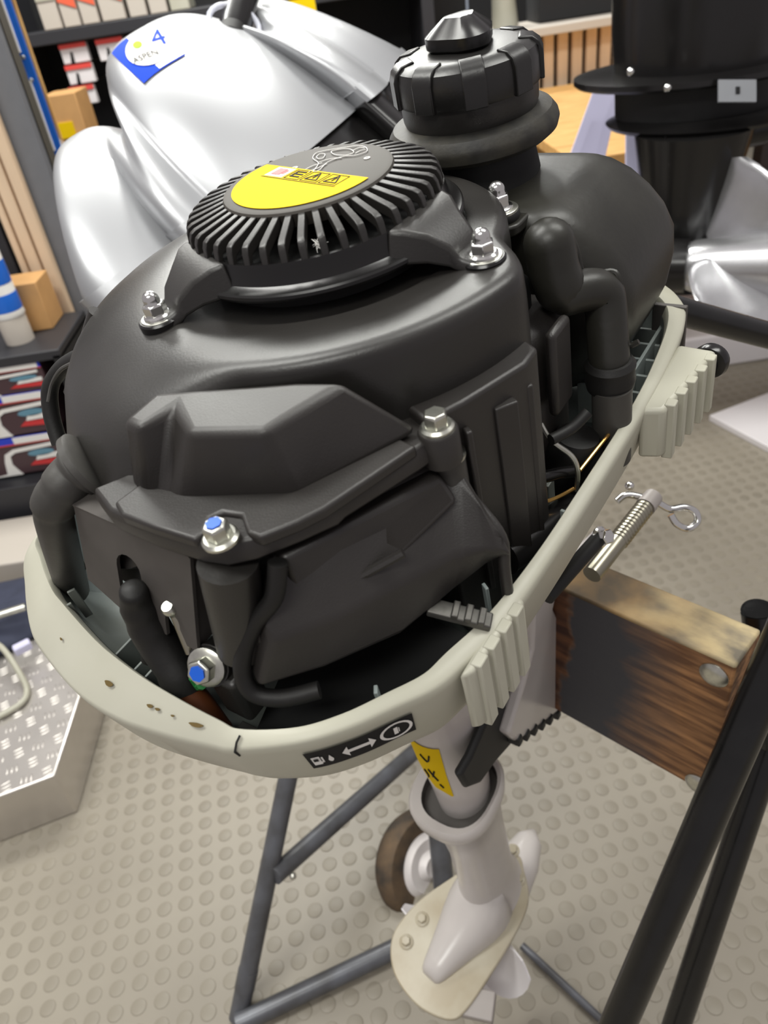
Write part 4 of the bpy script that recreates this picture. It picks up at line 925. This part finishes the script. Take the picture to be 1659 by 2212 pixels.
for k in range(3):
    a0 = math.radians(96+120*k); rows = []
    for s in np.linspace(0, 1, 12):
        r = .040+.125*s; wv = .078*(math.sin(PI*(.24+.74*s)))**.7; tw = math.radians(62-12*s); row = []
        for q in np.linspace(-1, 1, 11):
            tg = q*wv*math.cos(tw)+.03*s; axx = q*wv*math.sin(tw)+.012*q*q-.035*s
            ang = a0+tg/max(r, .045); row.append(pc+pa*axx+(px_*math.cos(ang)+py_*math.sin(ang))*r)
        rows.append(row)
    dn = [[p+pa*.003 for p in r] for r in rows]; b = MB(); b.rings([u+d[::-1] for u, d in zip(rows, dn)]); b.build('blade', K['stainless'], prp, sharp=70)
# ================================================================== RIGHT BACKGROUND
def top(name, mb, m, label, cat, group=None, **kw):
    o = mb.build(name, K[m] if isinstance(m, str) else m, None, **kw); tag(o, label, cat, group); return o
# low timber platform with planks
pt = empty('timber_platform', (0, 0, 0)); tag(pt, 'pale pine plank platform in front of the slatted counter', 'platform')
PZt = .75; q0 = atz(1180, 205, PZt); q1 = atz(1640, 330, PZt)
py0, py1 = atz(1250, 345, PZt)[1], atz(1250, 178, PZt)[1]
nb = 7
for k in range(nb):
    a = py0+(py1-py0)*k/nb; b_ = py0+(py1-py0)*(k+1)/nb-.008
    MB().box((1.35, (a+b_)/2, PZt-.015), (1.5, b_-a, .03)).build('plank', K['plank'], pt, bevel=.003)
for x in (.72, 1.98):
    MB().box((x, (py0+py1)/2, (PZt-.03)/2), (.07, py1-py0, PZt-.03)).build('skid', K['plank'], pt)
# slatted counter front
sl2 = empty('slatted_counter', (0, 0, 0)); tag(sl2, 'counter front clad with pale upright wooden slats', 'counter')
SY = py1+.06; c_l = atd(1140, 130, 1); 
def aty(px, py, y): d = ray(px, py); return CO+d*(y/d[1])
zlo, zhi = aty(1230, 195, SY)[2], aty(1230, 60, SY)[2]
xl, xr = aty(1130, 130, SY)[0], aty(1360, 110, SY)[0]
MB().box(((xl+xr)/2, SY+.05, (zhi)/2), (xr-xl+.3, .06, zhi)).build('counter_back', K['slatback'], sl2)
ns = 13; pw = (xr-xl+.3)/ns
for k in range(ns): MB().box((xl-.15+pw*(k+.5), SY+.005, (zlo+zhi)/2), (pw*.72, .03, zhi-zlo)).build('slat', K['slat'], sl2, bevel=.003)
MB().box(((xl+xr)/2, SY+.06, zhi+.01), (xr-xl+.36, .34, .03)).build('counter_top', K['greybox'], sl2, bevel=.004)
xx = aty(1245, 45, SY+.05)
b = MB(); b.box((xx[0], SY+.12, zhi+.09), (.30, .2, .13)); top('display_case', b, 'blackwall', 'black open case standing on the slatted counter', 'case', bevel=.008)
b = MB(); xb = aty(1150, 20, SY); b.tube([V(xb[0]-.08, SY+.1, zhi+.025), V(xb[0]-.09, SY+.1, zhi+.25)], [.05, .035], 20); top('cream_jug', b, 'cream', 'cream plastic jug on the slatted counter beside the case', 'jug', sharp=50)
# lilac sheets and white packing
s1 = MB(); LS = [atd(1298, 150, 1.60), atd(1350, 150, 1.62), atd(1290, 420, 1.64), atd(1200, 420, 1.62)]
LS[2], LS[3] = ext(LS[1], LS[2], 0.0), ext(LS[0], LS[3], 0.0)
s1.rings([[p for p in LS], [p+fw*.006 for p in LS]]); o = top('lilac_board', s1, 'lilac', 'pale lilac board leaning behind the fuel tank', 'board', bevel=.001)
LT = [atd(1352, 190, 1.50), atd(1440, 235, 1.50), atd(1395, 470, 1.52), atd(1352, 520, 1.52)]
s2_ = MB(); s2_.rings([LT, [p+fw*.005 for p in LT]]); s2_.build('plastic_wrap', K['lilac'], bk, bevel=.001, label='lilac plastic wrap hanging beside the leg')
b = MB(); c = atz(1300, 440, .0); c = atz(1560, 800, 0); b.box((c[0]+.0, c[1]+.20, .06), (.46, .36, .12)); top('white_crate', b, 'whitep', 'white packing crate on the floor under the propeller', 'crate', bevel=.01)
b = MB(); c = atz(1590, 860, 0); b.box((c[0]+.10, c[1]-.16, .01), (.40, .26, .02), (unit(V(1, .35, 0)), unit(V(-.35, 1, 0)), V(0, 0, 1))); top('white_mat', b, 'whitep', 'flat white sheet lying on the floor by the tiller tube', 'sheet', bevel=.003)
b = MB(); c = atz(1640, 800, 0); b.box((c[0]+.36, c[1]+.10, .10), (.34, .30, .20)); top('dark_carton', b, 'charcoal', 'dark carton at the right edge below the tiller tube', 'box', bevel=.004)
b = MB(); c = atd(1640, 360, 2.7); b.box((c[0]+.03, c[1], c[2]/2+.05), (.09, .06, c[2]+.25)); top('grey_post', b, 'panelgrey', 'grey upright post behind the propeller', 'post')
b = MB(); c = atd(1590, 330, 2.9); b.box((c[0], c[1], c[2]/2-.02), (.30, .05, c[2]-.04)); top('white_divider', b, 'whitep', 'white divider board behind the propeller blade', 'panel', bevel=.004)
# ================================================================== LEFT SIDE: SHELVING
# slatted end panel
SYL = 2.05
ep = empty('slatted_end_panel', (0, 0, 0)); tag(ep, 'tall dark grey end panel with three pale wooden slats on the left', 'panel')
ph = aty(160, 735, SYL); 
pe = [aty(172, 712, SYL), aty(148, 722, SYL), aty(118, 728, SYL)]
zbt = aty(150, 718, SYL)[2]
for k, (pxa, pxb) in enumerate([(152, 175), (123, 148), (104, 119)]):
    xa, xb_ = aty(pxa, 715, SYL)[0], aty(pxb, 715, SYL)[0]
    MB().box(((xa+xb_)/2, SYL, (zbt+2.2)/2), (xb_-xa, .03, 2.2-zbt)).build('slat', K['slat'], ep, bevel=.004)
xe0, xe1 = aty(98, 720, SYL)[0], aty(74, 300, SYL)[0]
MB().box(((xe0+xe1)/2, SYL+.04, 1.1), (xe1-xe0, .04, 2.2)).build('panel_board', K['panelgrey'], ep)
MB().box((xe0-.02, SYL+.03, 1.1), (.03, .06, 2.2)).build('panel_edge', K['charcoal'], ep)
xe2 = aty(95, 300, SYL+.11)[0]
MB().box(((xe1+xe2)/2, SYL+.08, 1.1), (xe2-xe1, .06, 2.2)).build('panel_return', mat('brown_grey_edge', (80, 77, 70), .6), ep)
# blue and white price strip post
bp2 = empty('price_strip_post', (0, 0, 0)); tag(bp2, 'upright blue post with white price strips at the top left', 'post')
BYL = 2.35; xs0 = aty(75, 210, BYL)[0]
ztop, zbm = 2.2, aty(122, 300, BYL)[2]
xw = aty(100, 300, BYL)[0]; xw2 = aty(127, 300, BYL)[0]; wid = xw2-xw
MB().box(((xw+xw2)/2, BYL, (ztop+.2)/2), (wid, .02, ztop-.2)).build('strip_backing', K['cyan'], bp2)
def zat(py): return aty(75, py, BYL)[2]
for pa_, pb_ in ((-150, 108), (172, 330)):
    za_, zb_ = zat(pa_), zat(pb_)
    MB().box((xw+wid*.28, BYL-.014, (za_+zb_)/2), (wid*.5, .008, abs(za_-zb_))).build('white_strip', K['white'], bp2)
for py in (120, 172): MB().lathe([(.006, 0), (.004, .004)], V(xw+wid*.55, BYL-.012, zat(py)), (0, -1, 0), n=12).build('strip_screw', K['zinc'], bp2)
MB().box((xw2+.004, BYL+.006, 1.2), (.006, .012, 2.0)).build('strip_edge', K['plank'], bp2)
# far shelving with cartons
FY = 3.0
sh2 = empty('wall_shelving', (0, 0, 0)); tag(sh2, 'black wall shelving holding cartons behind the silver motor', 'shelving')
fx0, fx1 = aty(70, 100, FY)[0], aty(860, 20, FY)[0]
MB().box(((fx0+fx1)/2, FY+.42, 1.1), (fx1-fx0+.6, .03, 2.2)).build('back_board', K['blackwall'], sh2)
zsh = aty(130, 62, FY)[2]; zs2 = aty(180, 240, FY)[2]; zs3 = zs2-.32
def zrow(px, py, y=FY): return aty(px, py, y)[2]
for z in (zsh, zs3-.0):
    MB().box(((fx0+fx1)/2, FY+.2, z-.02), (fx1-fx0+.3, .40, .04)).build('shelf_board', K['charcoal'], sh2, bevel=.004)
for x in (fx0-.1, fx1+.1): MB().box((x, FY+.2, 1.1), (.04, .4, 2.2)).build('shelf_side', K['charcoal'], sh2)
def carton(px0, px1, pyb, h, front, bandm, label, group, y=FY, dep=.16, zb=None, bands=((.34, .60),), step=0.0):
    pym = pyb; a = aty(px0, pym, y); b_ = aty(px1, pym-(px1-px0)*.17, y); z = zb if zb is not None else a[2]
    r = empty('carton', ((a[0]+b_[0])/2, y+dep/2, z)); tag(r, label, 'box', group)
    w = b_[0]-a[0]; MB().box((0, 0, h/2), (w*.94, dep, h)).build('carton_body', K[front], r, bevel=.003)
    for lo, hi in bands:
        MB().prism([(-w*.46, h*lo+step*h), (w*.46, h*lo-step*h*.4), (w*.46, h*hi), (-w*.46, h*hi)], .0, .003, (0, -dep/2, 0), (V(1, 0, 0), V(0, 0, 1), V(0, -1, 0))).build('print_band', K[bandm], r)
    return r
zt1 = zsh
carton(92, 134, 55, .15, 'greybox', 'cream', 'grey carton with a cream stripe, leftmost on the top shelf', 'cartons on the top shelf', zb=zt1, bands=((.52, .60),))
carton(136, 174, 48, .16, 'greybox', 'redbox', 'grey carton with an orange band, second from left on the top shelf', 'cartons on the top shelf', zb=zt1, step=.1)
carton(176, 214, 42, .16, 'greybox', 'redbox', 'grey carton with an orange band, third from left on the top shelf', 'cartons on the top shelf', zb=zt1, step=.1)
carton(218, 272, 36, .17, 'greybox', 'redbox', 'wide grey carton with an orange corner on the top shelf', 'cartons on the top shelf', zb=zt1, step=.14)
carton(278, 318, 28, .17, 'greybox', 'bluebox', 'grey carton with a light blue band on the top shelf, left of two', 'cartons on the top shelf', zb=zt1)
carton(322, 362, 20, .17, 'greybox', 'bluebox', 'grey carton with a light blue band on the top shelf, right of two', 'cartons on the top shelf', zb=zt1)
carton(366, 410, 14, .17, 'cream', 'greybox', 'cream carton on the top shelf near the handle', 'cartons on the top shelf', zb=zt1)
carton(596, 690, 60, .2, 'cream', 'yellow', 'cream carton with a yellow spot right of the handle', 'cartons on the top shelf', zb=zt1-.12, bands=((.3, .5),))
# hanging packs with red headers below
def pack(px, py, w, h, label):
    c = aty(px, py, FY+.02); r = empty('hanging_pack', tuple(c)); tag(r, label, 'package', 'red topped packs hanging on the wall')
    MB().box((0, .015, 0), (w, .03, h)).build('pack_card', K['whitep'], r, bevel=.003)
    MB().box((0, -.002, h*.40), (w*1.0, .004, h*.24)).build('pack_header', K['redband'], r)
    MB().prism([(-w*.22, -h*.5), (-w*.08, -h*.5), (-w*.06, h*.05), (-w*.14, h*.1)], 0, .003, (0, 0, 0), (V(1, 0, 0), V(0, 0, 1), V(0, -1, 0))).build('pack_print', K['inkk'], r)
    MB().tube([V(0, .03, h*.40), V(0, .40, h*.42)], .003, 8).build('peg', K['zinc'], r)
    return r
pack(161, 115, .090, .056, 'red topped white pack, uppermost left of three beside the silver cowl')
pack(174, 160, .090, .056, 'red topped white pack, middle of three beside the silver cowl')
pack(180, 206, .085, .056, 'red topped white pack, lowest of three beside the silver cowl')
pack(240, 106, .09, .062, 'red topped white pack half hidden by the sticker end of the silver cowl')
r = empty('cardboard_box', (0, 0, 0)); tag(r, 'small brown cardboard box with a yellow label at the left', 'box')
cb_ = aty(142, 262, 2.75)
MB().box((cb_[0], 2.75+.08, cb_[2]), (.11, .16, .15)).build('box_body', K['card'], r, bevel=.003)
MB().box((cb_[0]-.005, 2.748, cb_[2]-.025), (.05, .004, .045)).build('yellow_label', K['yellow'], r)
MB().box((cb_[0], 2.83, (cb_[2]-.075)/2), (.2, .2, cb_[2]-.075)).build('box_plinth', K['charcoal'], r)
# low shelf with bulb boxes on the far left
lsY = 1.72
lsh = empty('low_shelf', (0, 0, 0)); tag(lsh, 'low charcoal shelf at the left edge holding boxes and a bottle', 'shelf')
ztp = aty(80, 768, lsY)[2]; xr_ = aty(118, 800, lsY)[0]; zbt2 = aty(60, 1010, lsY)[2]-.035
MB().box((xr_-.35, lsY+.15, ztp-.012), (.74, .26, .024)).build('shelf_top', K['charcoal'], lsh, bevel=.003)
MB().box((xr_-.35, lsY+.13, zbt2-.055), (.74, .30, .10)).build('shelf_base', K['charcoal'], lsh, bevel=.003)
MB().box((xr_-.35, lsY+.27, ztp/2), (.74, .02, ztp-.03)).build('shelf_back', K['charcoal'], lsh)
MB().box((xr_+.01, lsY+.15, ztp/2), (.02, .26, ztp-.03)).build('shelf_side', K['blackwall'], lsh)
MB().box((xr_-.35, lsY+.15, (zbt2-.105)/2), (.74, .26, zbt2-.105)).build('shelf_plinth', K['charcoal'], lsh)
def bulbbox(px, py0_, py1_, label):
    y = lsY+.03
    c = aty(px, (py0_+py1_)/2, y); za_ = aty(px, py0_, y)[2]; zb_ = aty(px, py1_, y)[2]; h = za_-zb_; w = .20
    r = empty('bulb_box', (c[0]-w/2, y, zb_)); tag(r, label, 'box', 'picture boxes on the low shelf')
    MB().box((0, .1, h/2), (w, .2, h*.96)).build('box_body', K['maroon'], r, bevel=.002)
    MB().box((0, -.001, h*.91), (w, .004, h*.16)).build('blue_band', K['deepblue'], r)
    MB().box((w*.22, -.003, h*.91), (w*.5, .004, h*.15)).build('white_band', K['white'], r)
    MB().box((0, -.001, h*.81), (w, .004, h*.03)).build('red_line', K['redband'], r)
    P = [(-.46, .02), (-.30, .06), (-.26, .40), (-.22, .58), (-.10, .68), (.44, .74), (.44, .66), (-.08, .60), (-.16, .52), (-.18, .30), (-.12, .06), (-.10, .02)]
    MB().prism([(p[0]*w, p[1]*h) for p in P], 0, .003, (0, 0, 0), (V(1, 0, 0), V(0, 0, 1), V(0, -1, 0))).build('lamp_print', K['white'], r)
    MB().prism([(w*(.24+.17*math.cos(t)), h*(.52+.08*math.sin(t))) for t in np.linspace(0, 2*PI, 18)[:-1]], 0, .003, (0, 0, 0), (V(1, 0, 0), V(0, 0, 1), V(0, -1, 0))).build('teal_print', K['teal'], r)
    MB().prism([(w*.14, h*.34), (w*.46, h*.36), (w*.46, h*.48), (w*.18, h*.46)], 0, .003, (0, 0, 0), (V(1, 0, 0), V(0, 0, 1), V(0, -1, 0))).build('white_print', K['white'], r)
    MB().prism([(w*.04, h*.22), (w*.46, h*.18), (w*.46, h*.32), (w*.12, h*.32)], 0, .003, (0, 0, 0), (V(1, 0, 0), V(0, 0, 1), V(0, -1, 0))).build('red_print', K['redp'], r)
    return r
bulbbox(96, 778, 842, 'blue topped picture box, uppermost of three on the low shelf')
bulbbox(112, 838, 930, 'blue topped picture box, middle of three on the low shelf')
bulbbox(132, 928, 1012, 'blue topped picture box, lowest of three on the low shelf')
# bottle on the low shelf
bt = aty(30, 680, lsY+.12); r = empty('spray_can', (bt[0]-.01, lsY+.12, ztp)); tag(r, 'blue and white bottle standing on the low shelf', 'bottle')
hb_ = max(.05, bt[2]-ztp)
MB().lathe([(.034, 0), (.035, hb_), (.034, hb_+.002)], n=32).build('bottle_foot', K['greybox'], r)
MB().lathe([(.036, hb_), (.038, hb_+.004), (.036, hb_+.014), (.036, hb_+.16), (.028, hb_+.18), (.012, hb_+.19), (.012, hb_+.22)], n=32).build('bottle_body', K['white'], r, sharp=50)
MB().lathe([(.0365, hb_+.016), (.0368, hb_+.018), (.0368, hb_+.055), (.0365, hb_+.057)], n=32).build('bottle_band', K['cyan'], r)
MB().lathe([(.0365, hb_+.08), (.0368, hb_+.082), (.0368, hb_+.13), (.0365, hb_+.132)], n=32, a0=0, a1=PI*1.2).build('bottle_print', K['cyan'], r)
b = MB(); c = aty(52, 700, lsY+.2); b.box((c[0]+.02, lsY+.22, ztp+.06), (.12, .10, .12)); top('cardboard_carton', b, 'card', 'plain brown carton behind the bottle on the low shelf', 'box', bevel=.003)
# aluminium tread plate step at the left
tp = empty('tread_plate_step', (0, 0, 0)); tag(tp, 'aluminium tread plate step on the floor at the left', 'step')
HS = .115
k0, k1, k2 = atz(118, 1675, HS), atz(-120, 1765, HS), atz(180, 1500, HS)
du = unit((k0-k1)*V(1, 1, 0)); dv = V(-du[1], du[0], 0); dv = dv if dv[1] > 0 else -dv
k3 = atz(178, 1490, HS)
DW = .60; DL = .60
e = unit((k3-k0)*V(1, 1, 0))
P4 = [k0, k0+e*.5, k0+e*.5-du*.8, k0-du*.8]
b = MB(); b.rings([[V(p[0], p[1], 0) for p in P4], [V(p[0], p[1], HS) for p in P4]]); stp = b.build('step_shell', K['alu'], tp, bevel=.004, seg=3)
# raised bars: pairs of five little lozenges
lz = MB(); lz.rings([[V(.010*math.cos(t), .0022*math.sin(t), 0) for t in np.linspace(0, 2*PI, 9)[:-1]], [V(.008*math.cos(t), .0013*math.sin(t), .0011) for t in np.linspace(0, 2*PI, 9)[:-1]]])
lme = lz.mesh('tread_bar', 60); lme.materials.append(K['alu'])
cnt = 0; restb = MB()
for i in range(16):
    for j in range(20):
        u, v = .016+.036*i, .018+.036*j
        if u > .49 or v > .74 or cnt > 296: continue
        c = k0+e*u-du*v; q = proj((c[0], c[1], HS))
        if q[0] < -20 or q[0] > 330 or q[1] < 1380:
            for s in range(3):
                along = (i+j) % 2; dr = unit(e*(1 if along else -.2)-du*(.2 if along else 1)); pr_ = V(-dr[1], dr[0], 0); p = c+pr_*(s-1)*.0085
                restb.rings([[p+dr*.010*math.cos(t)+pr_*.0022*math.sin(t)+V(0, 0, HS-p[2]) for t in np.linspace(0, 2*PI, 9)[:-1]], [p+dr*.008*math.cos(t)+pr_*.0013*math.sin(t)+V(0, 0, HS+.0011-p[2]) for t in np.linspace(0, 2*PI, 9)[:-1]]])
            continue
        for s in range(3):
            if cnt > 298: break
            along = (i+j) % 2
            dr = unit(e*(1 if along else -.2)-du*(.2 if along else 1)); pr_ = V(-dr[1], dr[0], 0)
            p = c+pr_*(s-1)*.0085; o = bpy.data.objects.new('tread_bar', lme); col.objects.link(o); o.parent = tp; o.location = (p[0], p[1], HS); o.rotation_euler.z = math.atan2(dr[1], dr[0]); cnt += 1
restb.build('tread_bars', K['alu'], tp, kind='stuff', sharp=60)
# cloth, cable and bits on the step
def blob(name, ctr, rx, ry, h, m, label, cat, seed=1, rot=0.0):
    rnd = random.Random(seed); n = 22; rings = []
    for k, (f, zf) in enumerate([(1.0, 0), (1.02, .25), (.9, .6), (.68, .85), (.4, 1.0), (.12, .96)]):
        ring = []
        for i in range(n):
            t = 2*PI*i/n; w = 1+.13*math.sin(3*t+seed)+.08*math.sin(7*t+2*seed+k); x, y = rx*f*w*math.cos(t), ry*f*w*math.sin(t)
            ring.append(V(ctr[0]+x*math.cos(rot)-y*math.sin(rot), ctr[1]+x*math.sin(rot)+y*math.cos(rot), ctr[2]+h*zf*(1+.15*math.sin(5*t+k+seed))))
        rings.append(ring)
    b = MB(); b.rings(rings); return top(name, b, m, label, cat, sub=1, sharp=None)
blob('navy_cloth', atz(10, 1345, HS), .17, .13, .05, 'navy', 'crumpled navy cloth on the tread plate step', 'cloth', 3, .5)
b = MB(); b.tube(catmull([atz(-30, 1380, HS+.05), atz(5, 1400, HS+.055), atz(40, 1450, HS+.03), atz(58, 1490, HS+.008), atz(45, 1520, HS+.008), atz(-10, 1552, HS+.008)], 6), .006, 12); top('cream_cable', b, 'cream', 'thick cream cable curling over the tread plate step', 'cable')
b = MB(); c = atz(20, 1405, HS); b.tube([V(c[0]-.06, c[1]+.02, HS+.072), V(c[0]+.05, c[1]+.05, HS+.072)], .009, 12); top('metal_tool', b, 'zinc', 'short metal tool lying on the navy cloth', 'tool')
b = MB(); c = atz(48, 1455, HS); b.box((c[0]+.01, c[1]+.03, HS+.045), (.035, .02, .02), (unit(V(1, .6, 0)), unit(V(-.6, 1, 0)), V(0, 0, 1))); top('lilac_clip', b, 'lilac', 'small lilac plastic clip beside the metal tool', 'clip', bevel=.004)
b = MB(); c = atz(20, 1225, 0); b.box((-.99, 1.57, .08), (.34, .20, .16)); top('grey_carton', b, 'greybox', 'pale grey carton on the floor behind the tread plate step', 'box', bevel=.006)
# posts in the far middle: grey post with two slats
gp_ = empty('slatted_column', (0, 0, 0)); tag(gp_, 'dark column clad with two wooden slats above the silver motor', 'column')
GY = 3.9
for pxa, pxb, m in ((690, 752, 'panelgrey'), (752, 768, 'slatback'), (771, 800, 'slat'), (803, 828, 'slat')):
    xa, xb_ = aty(pxa, 20, GY)[0], aty(pxb, 20, GY)[0]
    MB().box(((xa+xb_)/2, GY, 1.1), (xb_-xa, .06, 2.2)).build('slat' if m == 'slat' else 'column_board', K[m], gp_)
b = MB(); xa, xb_ = aty(840, 40, 4.3)[0], aty(1010, 20, 4.3)[0]; b.box(((xa+xb_)/2, 4.3, .9), (xb_-xa, .05, 1.8)); top('pale_poster_board', b, mat('pale_blue_board', (176, 186, 204), .5, var=.1, vs=4), 'pale blue grey board standing behind the fuel cap', 'board')
